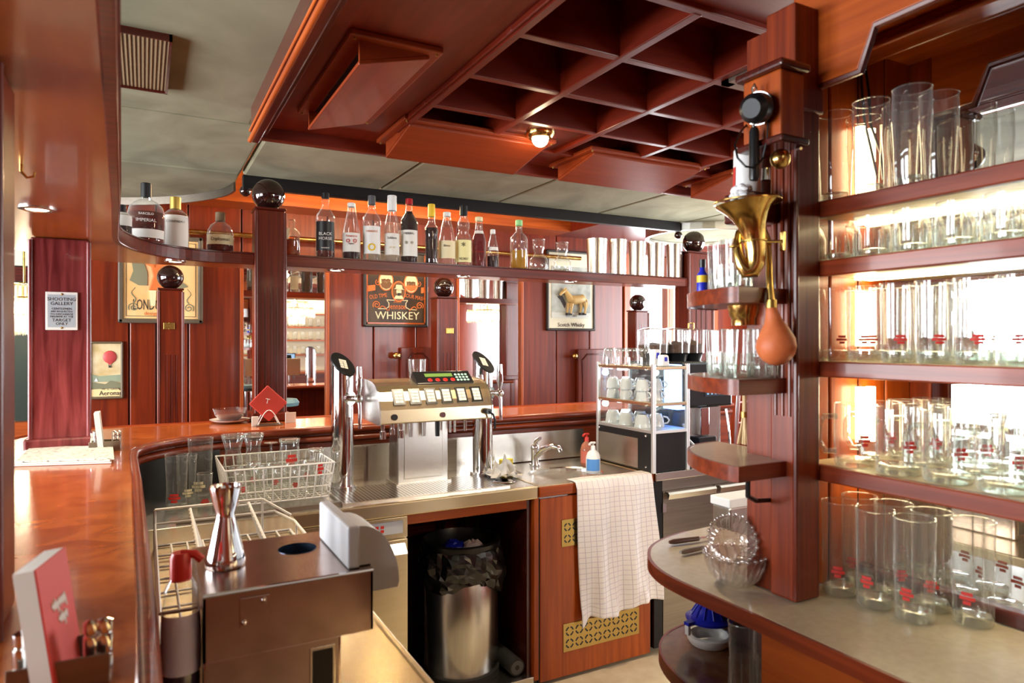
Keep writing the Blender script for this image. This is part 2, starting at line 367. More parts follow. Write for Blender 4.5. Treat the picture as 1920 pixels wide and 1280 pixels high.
struct('wall_right', MB().box(5.5, 5.6, -3.2, 5, 0, .85).box(5.5, 5.6, -3.2, 5, 2.4, 2.95).box(5.5, 5.6, -3.2, 2, .85, 2.4).box(5.5, 5.6, 4.4, 5, .85, 2.4), WP)
struct('wall_rear', MB().box(-3.6, 5.6, -3.2, -3.1, 0, .8).box(-3.6, 5.6, -3.2, -3.1, 2.3, 2.95).box(-3.6, 2.8, -3.2, -3.1, .8, 2.3).box(4.8, 5.6, -3.2, -3.1, .8, 2.3), WP)
struct('wall_alcove', MB().box(-3.5, .3, 6.6, 6.7, 0, 2.95), GREEN)
struct('trim_1', MB().box(-3.5, .0, 6.48, 6.6, 2.14, 2.27), CEIL); struct('trim_2', MB().box(-3.5, .0, 6.50, 6.6, 2.02, 2.13), WD['x'])
struct('trim_3', MB().box(-3.5, .0, 6.5, 6.6, .74, .92), WO['x'])
struct('ceiling', MB().box(-3.6, 5.6, -3.2, 7, 2.95, 3.0), CEIL)
# soffit box along the panelled wall and the lower glossy ceiling on the right
struct('trim_4', MB().box(X5(100), 3.08, 4.7, 4.97, 2.45, 2.95), WO['x'])  # lamp glow on the soffit box sits in its orange wood colour
struct('trim_5', MB().box(3.08, 5.5, 3.9, 4.97, 2.45, 2.95), WC['x'])
rl = tag(MB().cyl((X5(100), 4.88, 2.262), (3.3, 4.88, 2.262), .017, seg=12).cyl((.2, 4.88, 2.262), (.2, 4.97, 2.262), .008).cyl((2.4, 4.88, 2.262), (2.4, 4.97, 2.262), .008).build('picture_rail', BRASS, None, True, org=(1.4, 4.88, 2.262)), 'long brass rail along the panelled wall above the signs', 'rail')

# fabric canopy
can = sroot('ceiling_canopy', (1.4, 3, 2.43)); Z = 2.43
def slab(poly, mat, name, par, z0=Z, z1=Z+.04, bevel=.014): return MB().prism(poly, z0, z1).build(name, mat, par, bevel=bevel)
def rect(x0, x1, y0, y1): return [(x0, y0), (x1, y0), (x1, y1), (x0, y1)]
slab(rect(-1.2, .385, -.5, 1.2), FABRIC, 'fabric_panel', can); slab(rect(-1.2, .385, 1.205, 2.95), FABRIC, 'fabric_panel', can)
slab(rect(-1.2, .448, 2.958, 3.82), FABRIC, 'fabric_panel', can)
lobe = [(.448, 3.83)]+cr([(.448, 4.06), (.435, 4.16), (.39, 4.30), (.29, 4.47), (.15, 4.63), (-.05, 4.78), (-.3, 4.88), (-.6, 4.93)])+[(-1.2, 4.94), (-1.2, 3.83)]
slab(lobe, FABRIC, 'fabric_panel', can)
m = MB(); e = lobe[:-1]
for a, b in zip(e[1:], e[2:]):
    pass
outer = offset(lobe[1:-1], -.012)
m.prism(lobe[1:-1]+outer[::-1], 2.385, 2.47).build('metal_rim', DSTEEL, can, True)
for i, (a, b) in enumerate(((.458, 1.202), (1.209, 1.974), (1.980, 2.746), (2.752, 3.52))):
    slab(rect(a, b, 2.76, 3.857), FABRIC, 'fabric_panel', can)
slab(rect(3.527, 4.4, 1.2, 3.857), FABRIC, 'fabric_panel', can)
dc = arc(3.93, 4.07, .43, 0, 360, 32)[:-1]
slab(dc, FABRIC, 'fabric_panel', can, 2.40, 2.446, .008)
m = MB(); o_ = arc(3.93, 4.07, .457, 0, 360, 32)[:-1]
for i in range(32):
    k = (i+1) % 32; m.prism([dc[i], dc[k], o_[k], o_[i]], 2.375, 2.446)
m.build('metal_rim', STEEL, can, True)
struct('trim_6', MB().box(.462, 3.5, 3.862, 3.905, 2.366, 2.436), BLACKM, bevel=.003)
for x, y, n in ((at(460, 358, Y=3.93).x, 3.93, 'small dark ball hanging below the left end of the black ceiling beam'), (at(1272, 441, Y=3.93).x, 3.93, 'small dark ball hanging below the right end of the black ceiling beam')):
    z = at(460, 358, Y=3.93).z if x < 1 else at(1272, 441, Y=3.93).z
    r = thing('hanging_ball', n, 'ball', (x, y, z)); MB().ball((x, y, z), .03).build('ball', BALL, r, True); MB().cyl((x, y, z+.02), (x, y, 2.45), .006).build('stem', BALL, r)
# speaker grille
a, b = at(322, 68, Z=2.425), at(318, 170, Z=2.425)
r = thing('ceiling_speaker', 'square brown ribbed speaker grille set in the grey fabric ceiling', 'speaker', (a.x-.2, (a.y+b.y)/2, 2.42))
MB().box(a.x-.42, a.x-.006, a.y+.006, b.y-.006, 2.418, 2.43).build('ribbed_cloth', RIBS, r)
MB().box(a.x-.006, a.x+.002, a.y, b.y, 2.41, 2.43).box(a.x-.42, a.x+.002, b.y-.006, b.y, 2.41, 2.43).box(a.x-.42, a.x+.002, a.y, a.y+.006, 2.41, 2.43).build('frame', WD['x'], r)
# coffered wood ceiling
cf = sroot('ceiling_coffers', (1.6, 1.5, 2.36))
MB().box(.40, .83, -.3, 2.72, 2.362, 2.40).build('wood_panel', WC['y'], cf)
MB().box(.83, 3.4, 2.49, 2.72, 2.362, 2.40).build('wood_panel', WC['x'], cf)
MB().box(.83, 3.4, .2, 1.235, 2.362, 2.40).build('wood_panel', WC['x'], cf)
MB().box(.83, 3.4, 1.2, 2.5, 2.505, 2.54).build('top_board', WC['x'], cf)
YB = [1.245, 1.557, 1.87, 2.167, 2.48]; XB = [.845, 1.19, 1.545, 1.90, 2.25, 2.60, 2.95, 3.3]
for y in YB: MB().box(.83, 3.31, y-.014, y+.014, 2.348, 2.51).build('coffer_beam', WC['x'], cf, bevel=.003)
for x in XB: MB().box(x-.014, x+.014, 1.25, 2.47, 2.346, 2.509).build('coffer_beam', WC['y'], cf, bevel=.003)
MB().box(.355, .385, -.3, 2.735, 2.30, 2.47).box(.385, .41, -.3, 2.735, 2.325, 2.47).build('moulding', WD['y'], cf, bevel=.006)  # dark wood puts the shaded side of the moulding into the colour
for q, R in ((2.308, .009), (2.345, .005)): MB().cyl((.352, -.3, q), (.352, 2.735, q), R, seg=10).build('moulding', WO['y'], cf, True)
MB().box(.36, 3.4, 2.72, 2.75, 2.315, 2.47).build('moulding', WC['x'], cf, bevel=.006)
MB().box(1.21, 1.53, 2.183, 2.466, 2.36, 2.372).build('wood_panel', WD['x'], cf)
MB().box(.84, .86, 1.25, 2.48, 2.340, 2.35).build('edge_strip', WC['y'], cf)
# vent in a coffer cell
r = thing('ceiling_air_vent', 'dark square air vent in a coffer beside the telephone pillar', 'vent', (1.72, 1.4, 2.37))
vx0, vx1, vy0, vy1 = 1.56, 1.886, 1.262, 1.54
MB().box(vx0, vx1, vy0, vy1, 2.40, 2.41).build('dark_opening', BLACK, r)
m = MB(); m.box(vx0, vx1, vy0, vy0+.03, 2.335, 2.40).box(vx0, vx1, vy1-.03, vy1, 2.335, 2.40).box(vx0, vx0+.03, vy0, vy1, 2.335, 2.40).box(vx1-.03, vx1, vy0, vy1, 2.335, 2.40); m.build('metal_frame', DSTEEL, r)
for k in range(5): MB().box(vx0+.03, vx1-.03, vy0+.05+k*.045, vy0+.053+k*.045, 2.365, 2.39).build('slat', BLACKM, r)
def vent(x0, x1, y0, y1, label, slot):
    """deflector board hinged flush on one side and dropped open on the other"""
    r = thing('ceiling_vent', label, 'vent', ((x0+x1)/2, (y0+y1)/2, 2.36))
    d = .03
    MB().box(x0-d, x1+d, y0-d, y1+d, 2.345, 2.362).build('frame', WV['x'], r, bevel=.004)
    MB().box(x0+.02, x1-.02, y0+.02, y1-.02, 2.343, 2.346).build('dark_opening', BLACK, r)
    lo, hi, tk = 2.282, 2.334, .012
    zz = (lo, hi, hi, lo) if slot == 'x' else (hi, hi, lo, lo)
    P = [(x0, y0), (x1, y0), (x1, y1), (x0, y1)]
    m = MB(); m.add([(p[0], p[1], z) for p, z in zip(P, zz)]+[(p[0], p[1], z+tk) for p, z in zip(P, zz)], [(0, 1, 2, 3), (4, 5, 6, 7), (0, 1, 5, 4), (1, 2, 6, 5), (2, 3, 7, 6), (3, 0, 4, 7)])
    m.build('drop_panel', WV['x'] if slot == 'y' else WV['y'], r, bevel=.003)
    for e in (0, 1):
        if slot == 'x': y = (y0, y1-.012)[e]; q = MB().prism([(x0+.002, lo+tk), (x1, hi+tk), (x1, 2.347), (x0+.002, 2.347)], y, y+.012, 'y')
        else: x = (x0, x1-.012)[e]; q = MB().prism([(y0, hi+tk), (y1-.002, lo+tk), (y1-.002, 2.347), (y0, 2.347)], x, x+.012, 'x')
        q.build('side_board', WV['x'], r)
    for sx in (x0-.015, x1+.015):
        for sy in (y0-.015, y1+.015): MB().cyl((sx, sy, 2.340), (sx, sy, 2.346), .004, seg=8).build('screw', BRASSD, r)
vent(.50, .70, 1.78, 2.42, 'mahogany drop panel air vent left of the coffers', 'x')
vent(.85, 1.43, 2.36, 2.64, 'mahogany drop panel vent at far edge of coffers, left one', 'y')
vent(1.66, 2.26, 2.36, 2.64, 'mahogany drop panel vent at far edge of coffers, middle one', 'y')
vent(2.46, 3.05, 2.36, 2.64, 'mahogany drop panel vent at far edge of coffers, beside the pillar', 'y')
# recessed spotlight
p = at(1013, 254, Z=2.35)
r = thing('ceiling_spotlight', 'lit brass spotlight in the flat boarded coffer', 'light', (p.x, p.y, 2.36))
MB().lathe([(.055, .012), (.055, 0), (.045, -.012), (.034, -.012), (.034, .01)], (p.x, p.y, 2.35)).build('brass_ring', BRASS, r, True)
MB().ball((p.x, p.y, 2.338), .033).build('bulb', LAMPW, r, True)
spot('ceiling_spotlight_lamp', (p.x, p.y, 2.29), 45, 130)
point('ceiling_spotlight_halo', (p.x, p.y, 2.27), 1.2)
# light strip behind the black beam (lights bottles and soffit)
r = thing('cove_light', 'lit strip lamp behind the black ceiling beam above the bottles', 'light', (1.9, 3.97, 2.43))
MB().box(.95, 3.0, 3.95, 3.97, 2.42, 2.44).build('lamp_tube', LAMPW, r); MB().box(.92, 3.03, 3.93, 3.99, 2.44, 2.46).build('fitting', WHITEP, r)
for qx in (.95, 1.35, 1.9): point('cove_lamp', (qx, 4.25, 2.42), 8, (1, .70, .36))

# ------------------------------------------------------------------ bar counter
ctr = thing('bar_counter', 'curved mahogany bar counter with glossy top and rounded rail', 'counter', (0, 3.4, 0))
inner = [(.0, -.6), (.0, .4), (-.008, 1.2), (-.03, 2.3), (-.045, 2.78)]+arc(.37, 2.85, .415, 172, 92, 9)+[(.6, 3.265), (1.6, 3.265), (3.4, 3.265)]
outerp = [(3.4, 3.69), (-.1, 3.69)]+arc(-.1, 3.29, .40, 90, 180, 6)+[(-.5, 2.5), (-.5, -.6)]
MB().prism(inner+outerp, 1.122, 1.15).build('counter_top', BURL, ctr, bevel=.004)
ip = offset(inner, .008)
MB().tube([(x, y, 1.132) for x, y in ip], .018, 10).build('rail', WM['x'], ctr, True)
MB().tube([(x, y, 1.088) for x, y in offset(inner, -.006)], .017, 10).build('rail', WM['x'], ctr, True)
m = MB(); i2 = offset(inner, -.01); i3 = offset(inner, -.05); m.prism(i2+i3[::-1], .0, 1.122).build('fascia', WM['x'], ctr)
o2 = [(3.4, 3.62), (-.1, 3.62)]+arc(-.1, 3.29, .33, 90, 180, 6)+[(-.43, 2.5), (-.43, -.6)]; o3 = offset(o2, -.03)
m = MB().prism(o2+o3[::-1], 0, 1.122).build('front_panelling', W['z'], ctr)
MB().tube([(x, y, 1.136) for x, y in outerp], .02, 8).build('rail', WM['x'], ctr, True)

# ------------------------------------------------------------------ overhead shelf
gs = thing('overhead_shelf', 'long dark overhead bottle shelf curving along the bar with downlights', 'shelf', (0, 3.5, 1.945))
gi = [(-.015, -.4), (-.028, .9), (-.06, 2.2)]+cr([(-.083, 2.88), (-.08, 3.02), (-.055, 3.16), (-.01, 3.30), (.07, 3.43), (.17, 3.52), (.30, 3.56), (.42, 3.57)])+[(1.5, 3.57), (3.42, 3.57)]
go = [(3.42, 3.80), (.0, 3.80)]+arc(0, 3.3, .5, 90, 180, 6)[1:]+[(-.55, 2.2), (-.55, -.4)]
MB().prism(offset(gi, -.014)+go, 1.936, 1.985).build('shelf_board', W['x'], gs)
MB().prism(offset(gi, -.02)+go, 1.931, 1.937).build('underside_veneer', SOFF, gs)
MB().prism(gi+offset(gi, -.02)[::-1], 1.929, 1.984).build('front_edge', W['x'], gs, bevel=.003)
MB().tube([(x, y, 1.984) for x, y in gi], .005, 6).build('edge_trim', WD['x'], gs, True)
for i, (px, py) in enumerate(((70, 391), (350, 488), (629, 507), (867, 522), (1068, 534))):
    p = at(px, py, Z=1.93)
    if i > 0: p.y = 3.64; p.x = at(px, py, Y=3.64).x
    if i == 1: p.y = 3.60; p.x = .13
    d = MB().lathe([(.047, 0), (.047, -.004), (.036, -.007), (.03, -.003), (.03, 0)], (p.x, p.y, 1.931)).build('downlight', STEEL, gs, True)
    MB().lathe([(0, -.0045), (.028, -.0045), (.03, -.001)], (p.x, p.y, 1.931)).build('bulb', LAMPW, d, True)
    spot('shelf_downlight', (p.x, p.y, 1.915), 20, 140)
p = at(40, 300, Z=1.94); MB().cyl((p.x, p.y, 1.932), (p.x, p.y, 1.915), .004).tube([(p.x, p.y, 1.915), (p.x+.01, p.y, 1.903), (p.x+.022, p.y, 1.907), (p.x+.024, p.y, 1.917)], .003).build('brass_hook', BRASS, gs, True)

def column(name, label, x0, x1, y0, y1, z0, z1, br, fl=True, ball=True, fz=None, mats=None, base=True):
    cx, cyy = (x0+x1)/2, (y0+y1)/2; mt = mats or W['z']
    r = thing(name, label, 'post' if 'post' in name else 'column', (cx, cyy, z0))
    MB().box(x0, x1, y0, y1, z0, z1).build('shaft', mt, r, bevel=.006)
    for xx in (x0, x1): MB().cyl((xx, y0, z0), (xx, y0, z1-.01), .008, seg=10).build('edge_bead', mt, r, True)
    if fl:
        a = fz or z1-.35
        for k in (-1, 0, 1):
            x = cx+k*(x1-x0)*.2
            MB().box(x-.004, x+.004, y0-.0012, y0+.004, z0+.05, a).build('fluting', WD['z'], r); MB().cyl((x+.007, y0, z0+.05), (x+.007, y0, a), .0028, seg=6).build('flute_highlight_rod', mt, r)  # dark strips paint the groove shade, thin rods added as highlights
    if base: MB().box(x0-.02, x1+.02, y0-.02, y1+.02, z0, z0+.045).build('plinth', mt, r, bevel=.008)
    if ball:
        MB().box(x0-.006, x1+.006, y0-.006, y1+.006, z1, z1+.012).build('cap', WD['x'], r, bevel=.003)
        MB().ball((cx, cyy, z1+.01+br*.96), br, 32, 20).build('ball_finial', BALL, r, True)
    return r
c1 = column('column', 'tall fluted mahogany column with large dark ball behind the red coaster', .487, .625, 3.565, 3.71, 1.152, 2.205, .08, fz=1.82)
column('column', 'mahogany column with dark ball at the right end of the bottle shelf', at(1291, 500, Y=3.57).x, at(1336, 500, Y=3.57).x, 3.565, 3.71, 1.152, 2.165, .078, fz=1.9)
column('booth_post', 'fluted post with ball finial in front of the LONDON sign', at(297, 600, Y=4.6).x, at(343, 600, Y=4.6).x, 4.6, 4.74, 0, 1.86, .075, fz=1.47)
column('booth_post', 'fluted post with ball finial right of the whiskey sign', at(821, 600, Y=4.6).x, at(856, 600, Y=4.6).x, 4.6, 4.74, 0, 1.865, .075, fz=1.47)
column('booth_post', 'dark fluted post with ball finial in front of the bright window', at(1193, 600, Y=4.5).x, at(1216, 600, Y=4.5).x, 4.5, 4.62, 0, 1.80, .07, fz=1.7)
column('booth_post', 'dark post with ball finial reflected in the right wall mirror', 4.70, 4.84, 1.2, 1.34, 0, 1.9, .085)
sp = column('pillar', 'weathered red oak pillar carrying the shooting gallery plate', -.362, -.182, 3.0, 3.13, 1.152, 1.929, 0, False, False, mats=PURP)
sp['category'] = 'column'
np_ = column('pillar', 'out of focus dark pillar at the left edge of the counter', -.36, -.172, 1.12, 1.27, 1.152, 1.929, 0, True, False, fz=1.9, base=False); np_['category'] = 'column'
# plates on posts
def plate(name, label, px, py, w_, h_, Y, lines, mat, ink, sizes, screws=True):
    p = at(px, py, Y=Y)
    r = thing(name, label, 'sign', (p.x, Y, p.z))
    MB().box(p.x-w_/2, p.x+w_/2, Y-.005, Y, p.z-h_/2, p.z+h_/2).build('plate', mat, r, bevel=.002)
    for (s, dz), sz in zip(lines, sizes):
        if s: text(s, sz, (p.x, Y-.0055, p.z+dz), ink, r)
        else: MB().box(p.x-w_*.36, p.x+w_*.36, Y-.0058, Y-.005, p.z+dz-sz*.2, p.z+dz+sz*.2).build('engraved_line', ink, r)
    if screws:
        for q in (-1, 1): MB().ball((p.x, Y-.005, p.z+q*h_*.44), .004, 8, 6).build('screw', BRASSD, r)
    return r
ENAM = pm('pale_blue_enamel', (.40, .46, .50), .35)
PLT = pm('worn_white_enamel_edge', (.78, .78, .74), .4)
sg = plate('sign_plate', 'white enamel SHOOTING GALLERY plate screwed to the red oak pillar', 116, 583, .100, .140, 2.998, [('SHOOTING', .043), ('GALLERY', .027), ('GENTLEMEN', .008), ('ARE REQUESTED', -.002), ('TO DISCHARGE', -.012), ('FIREARMS AT THE', -.021), ('TARGET', -.034), ('ONLY', -.047)], PLT, INK, [.017, .017, .011, .009, .010, .009, .016, .014])
q = ORG[sg.name]; MB().box(q.x-.043, q.x+.043, 2.9925, 2.9935, q.z-.060, q.z+.060).build('pale_blue_field', ENAM, sg)
plate('brass_plate', 'small brass plate on the post before the LONDON sign', 317, 611, .062, .040, 4.598, [('', .010), ('', .0), ('', -.010)], BRASSD, BRASS, [.006, .006, .006])
plate('brass_plate', 'small brass plate on the post right of the whiskey sign', 843, 620, .062, .042, 4.598, [('', .010), ('', .0), ('', -.010)], BRASSD, BRASS, [.006, .006, .006])

# ------------------------------------------------------------------ signs on the wall
def board(name, label, px0, px1, py0, py1, Y, frame, face, fw=.03):
    a, b = at(px0, py1, Y=Y), at(px1, py1, Y=Y); c = at((px0+px1)/2, py0, Y=Y); x0, x1, z0, z1 = a.x, b.x, (a.z+b.z)/2, c.z
    r = thing(name, label, 'sign', ((x0+x1)/2, Y, z0))
    MB().box(x0+fw*.5, x1-fw*.5, Y+.012, Y+.024, z0+fw*.5, z1-fw*.5).build('painted_board', face, r)
    m = MB(); m.box(x0, x1, Y, Y+.03, z0, z0+fw).box(x0, x1, Y, Y+.03, z1-fw, z1).box(x0, x0+fw, Y, Y+.03, z0, z1).box(x1-fw, x1, Y, Y+.03, z0, z1); m.build('frame', frame, r, bevel=.008)
    return r, x0, x1, z0, z1
OCH = varied('ochre_painted_board', (.72, .42, .16), (.85, .58, .28), (6, 6, 3), .5)
DBR = varied('dark_brown_painted_board', (.035, .020, .012), (.07, .04, .02), (14, 14, 6), .4)
CRB = varied('cream_grey_painted_board', (.62, .58, .44), (.78, .72, .52), (6, 6, 4), .5)
FRG = pm('grey_brown_frame', (.10, .075, .05), .4); FRK = pm('black_frame', (.03, .022, .018), .35)
FCE = pm('painted_skin', (.78, .62, .36), .6); DGR = pm('painted_grey_green', (.20, .19, .11), .6)
def ell(cx, cz, rx, rz, n=24): return [(cx+rx*math.cos(2*PI*i/n), cz+rz*math.sin(2*PI*i/n)) for i in range(n)]
def swirl(cx, cz, s, fx=1, turns=1.6, n=26):
    return [(cx+fx*s*(.2+.8*i/n)*math.cos(turns*2*PI*i/n), cz+s*(.2+.8*i/n)*math.sin(turns*2*PI*i/n)) for i in range(n+1)]
# LONDON sign
Y = 4.925
r, x0, x1, z0, z1 = board('pub_sign', 'ochre LONDON pub sign with red coated figure on the panelled wall', 221, 381, 440, 606, Y, FRG, OCH)
cx = (x0+x1)/2; F = Y+.011
m = MB(); g = .045
for a, b in (((x0+g, z0+g), (x1-g, z0+g)), ((x0+g, z1-g), (x1-g, z1-g)), ((x0+g, z0+g), (x0+g, z1-g)), ((x1-g, z0+g), (x1-g, z1-g))): m.cyl((a[0], F, a[1]), (b[0], F, b[1]), .0016, seg=6)
m.build('border_line', INK, r)
for fx, X in ((1, x0+.085), (-1, x1-.085)):
    m = MB(); m.tube([(a, F, b) for a, b in swirl(X, z0+.10, .03, fx)], .003, 6); m.build('scroll_ornament', DGR, r); MB().tube([(X+fx*.012*math.sin(i*.9), F, z0+.13+i*.012) for i in range(9)], [.004-.0003*i for i in range(9)], 6).build('scroll_ornament', DGR, r)
text('LONDON', .095, (at(281, 580, Y=F).x, F, z0+.115), INK, r, sx=.46); text('design', .034, (at(284, 580, Y=F).x, F, z0+.062), INKO, r)
fcx = cx-.03; fz = z0+.30
m = MB().prism([(fcx-.045, fz-.09), (fcx+.075, fz-.09), (fcx+.085, fz+.0), (fcx+.06, fz+.09), (fcx+.01, fz+.12), (fcx-.04, fz+.09), (fcx-.02, fz)], F-.02, F, 'y'); m.build('red_coat', INKO, r, bevel=.008)
MB().prism([(fcx-.07, fz+.08), (fcx-.01, fz+.05), (fcx+.0, fz+.10), (fcx-.05, fz+.13)], F-.026, F, 'y').build('red_sleeve', INKO, r, bevel=.008)
MB().ball((fcx+.02, F-.006, fz+.155), .034, 12, 8, (1, .5, 1.1)).build('painted_face', FCE, r, True)
MB().prism([(fcx-.04, fz+.165), (fcx+.08, fz+.165), (fcx+.05, fz+.18), (fcx+.045, fz+.22), (fcx-.005, fz+.22), (fcx-.01, fz+.18)], F-.02, F, 'y').build('painted_hat', INK, r)
MB().prism([(fcx-.14, fz+.10), (fcx-.08, fz+.12), (fcx-.05, fz+.02), (fcx-.05, fz-.06), (fcx-.10, fz-.06), (fcx-.15, fz-.03), (fcx-.13, fz+.03)], F-.003, F, 'y').build('painted_cloak', DGR, r)
MB().prism([(fcx+.07, fz-.04), (fcx+.15, fz-.03), (fcx+.185, fz-.06), (fcx+.14, fz-.075), (fcx+.08, fz-.09)], F-.003, F, 'y').build('painted_shadow', DGR, r)
for sx in (-.02, .045): MB().prism([(fcx+sx-.014, fz-.19), (fcx+sx+.014, fz-.19), (fcx+sx+.02, fz-.09), (fcx+sx-.02, fz-.09)], F-.012, F, 'y').build('painted_leg', FCE, r)
# balloon picture
r, x0, x1, z0, z1 = board('balloon_picture', 'small weathered picture of a red balloon above a lake', 166, 231, 640, 748, 4.94, pm('aged_picture_edge', (.13, .09, .05), .5), varied('aged_sky_paint', (.55, .40, .18), (.78, .66, .42), (9, 9, 9), .5), .014)
cx = (x0+x1)/2+.02; F = 4.951; h = z1-z0
MB().prism([(x0+.01, z0+.30*h), (x1-.012, z0+.30*h), (x1-.012, z0+.42*h), (x0+.05, z0+.40*h), (x0+.01, z0+.44*h)], F-.002, F, 'y').build('painted_lake', pm('painted_water', (.28, .33, .22), .5), r)
MB().prism([(x0+.01, z0+.18*h), (x1-.012, z0+.18*h), (x1-.012, z0+.28*h), (x1-.07, z0+.32*h), (x0+.09, z0+.26*h), (x0+.01, z0+.30*h)], F-.003, F, 'y').build('painted_shore', DGR, r)
MB().prism([(x0+.012, z0+.05*h), (x1-.02, z0+.05*h), (x1-.012, z0+.13*h), (x1-.03, z0+.18*h), (x0+.012, z0+.17*h)], F-.004, F, 'y').build('scroll_band', pm('scroll_paint', (.80, .62, .30), .5), r)
MB().ball((cx, F, z0+.73*h), .038, 16, 10, (1, .25, 1.05)).prism([(cx-.018, z0+.655*h), (cx+.018, z0+.655*h), (cx+.006, z0+.60*h), (cx-.006, z0+.60*h)], F-.004, F, 'y').build('painted_balloon', pm('painted_red', (.50, .06, .06), .5), r, True)
MB().box(cx-.007, cx+.007, F-.004, F, z0+.545*h, z0+.58*h).build('balloon_basket', INK, r)
for q in (-.006, .006): MB().cyl((cx+q, F-.001, z0+.58*h), (cx+q, F-.001, z0+.61*h), .001, seg=6).build('rope', INK, r)
text('Aeronaut', .040, (cx+.012, F-.005, z0+.10*h), INK, r, sx=.9); text('Mr. G. GREEN', .016, (cx+.005, F-.004, z0+.17*h), INK, r)
MB().prism([(x0+.03, z0+.31*h), (x0+.05, z0+.31*h), (x0+.04, z0+.37*h)], F-.004, F-.002, 'y').build('painted_sail', INKW, r)
# WHISKEY sign
Y = 4.935
r, x0, x1, z0, z1 = board('pub_sign', 'dark brown WHISKEY pub sign with three oval portraits', 682, 803, 470, 613, Y, FRK, DBR, .022)
MB().box(x0+.022, x1-.022, Y+.004, Y+.012, z0+.022, z0+.034).box(x0+.022, x0+.032, Y+.004, Y+.012, z0+.022, z1-.02).box(x1-.03, x1-.022, Y+.004, Y+.012, z0+.022, z1-.02).build('inner_frame', WO['x'], r)
F = Y+.011; wd = x1-x0
def wx(f): return x0+wd*f
def wz(py): return at(742, py, Y=Y).z
text('WHISKEY', .082, (wx(.52), F, wz(592)), CREAM, r, sx=1.0); text('Jennson', .062, (wx(.52), F-.001, wz(574.5)), INKO, r, sx=.72); text('ENGLISH', .016, (wx(.52), F, wz(566)), INKO, r)
for s, f, ry in (('OLD TIME', .225, .16), ('SOUR MASH', .79, -.16)):
    o = text(s, .043, (wx(f), F-.0005, wz(556)), INKO, r, sx=.72); o.rotation_euler = (PI/2, -ry, 0)
BRN = pm('painted_brown', (.16, .07, .025), .6); PCR = pm('painted_cream', (.70, .58, .34), .6)
for f, py in ((.34, 527), (.73, 530)):
    q = (wx(f), wz(py)); k = MB().prism(ell(q[0], q[1], .058, .075), F-.004, F, 'y').build('portrait_oval', INKO, r); MB().prism(ell(q[0], q[1], .050, .067), F-.006, F-.003, 'y').build('oval_picture', PCR, k)
    MB().prism([(q[0]-.045, q[1]-.025), (q[0]-.02, q[1]-.008), (q[0]+.005, q[1]-.016), (q[0]+.028, q[1]-.002), (q[0]+.046, q[1]-.02), (q[0]+.03, q[1]-.05), (q[0], q[1]-.062), (q[0]-.03, q[1]-.05)], F-.0075, F-.006, 'y').build('painted_hills', INKO if f > .5 else BRN, k)
    for i in range(5): x = q[0]-.030+.014*i; MB().prism([(x-.004, q[1]-.016), (x+.004, q[1]-.016), (x+.008, q[1]+.010+.006*(i % 2)), (x-.007, q[1]+.014)], F-.008, F-.006, 'y').build('painted_tree', BRN, k)
q = (wx(.535), wz(546)); k = MB().prism(ell(q[0], q[1], .056, .080), F-.005, F, 'y').build('portrait_oval', INKO, r); MB().prism(ell(q[0], q[1], .047, .070), F-.007, F-.004, 'y').build('oval_picture', BRN, k)
MB().ball((q[0], F-.009, q[1]-.002), .023, 14, 10, (.9, .35, 1.15)).build('portrait_face', FCE, r, True)
MB().prism([(q[0]-.043, q[1]+.016), (q[0]+.043, q[1]+.012), (q[0]+.026, q[1]+.022), (q[0]+.022, q[1]+.048), (q[0]-.022, q[1]+.050), (q[0]-.026, q[1]+.026)], F-.019, F-.006, 'y').build('portrait_hat', PCR, r, bevel=.002)
for sx in (-.008, .008): MB().ball((q[0]+sx, F-.0165, q[1]+.004), .0028, 8, 6).build('painted_eye', INK, r)
MB().prism([(q[0]-.014, q[1]-.012), (q[0]+.014, q[1]-.012), (q[0]+.012, q[1]-.028), (q[0], q[1]-.034), (q[0]-.012, q[1]-.028)], F-.0175, F-.008, 'y').build('portrait_beard', INK, r)
MB().prism([(q[0]-.038, q[1]-.056), (q[0]+.038, q[1]-.056), (q[0]+.024, q[1]-.030), (q[0]-.024, q[1]-.030)], F-.010, F-.006, 'y').build('portrait_collar', PCR, r)
for fx, f in ((1, .20), (-1, .87)):
    m = MB(); m.tube([(a, F, b) for a, b in swirl(wx(f), wz(572), .03, fx)], .0035, 6); m.tube([(wx(f)+fx*.02+fx*.008*i, F, wz(572)-.026+.018*math.sin(i*.5)) for i in range(9)], .0035, 6)
    m.tube([(a, F, b) for a, b in swirl(wx(f+.02*fx), wz(531), .022, -fx, 1.2)], .003, 6); m.build('scroll_ornament', INKO, r)
    MB().prism([(wx(f-.08*fx)-.03, wz(548)), (wx(f-.08*fx)+.03, wz(545)), (wx(f-.08*fx)+.03, wz(535)), (wx(f-.08*fx)-.03, wz(537))], F-.002, F, 'y').build('ribbon', INKO, r)
m = MB(); m.tube([(wx(.22), F, wz(579)), (wx(.34), F, wz(579)), (wx(.385), F, wz(575)), (wx(.385), F, wz(568)), (wx(.35), F, wz(562.5)), (wx(.68), F, wz(562.5)), (wx(.65), F, wz(568)), (wx(.65), F, wz(575)), (wx(.70), F, wz(579)), (wx(.82), F, wz(580))], .0032, 6); m.build('banner_outline', CREAM, r)
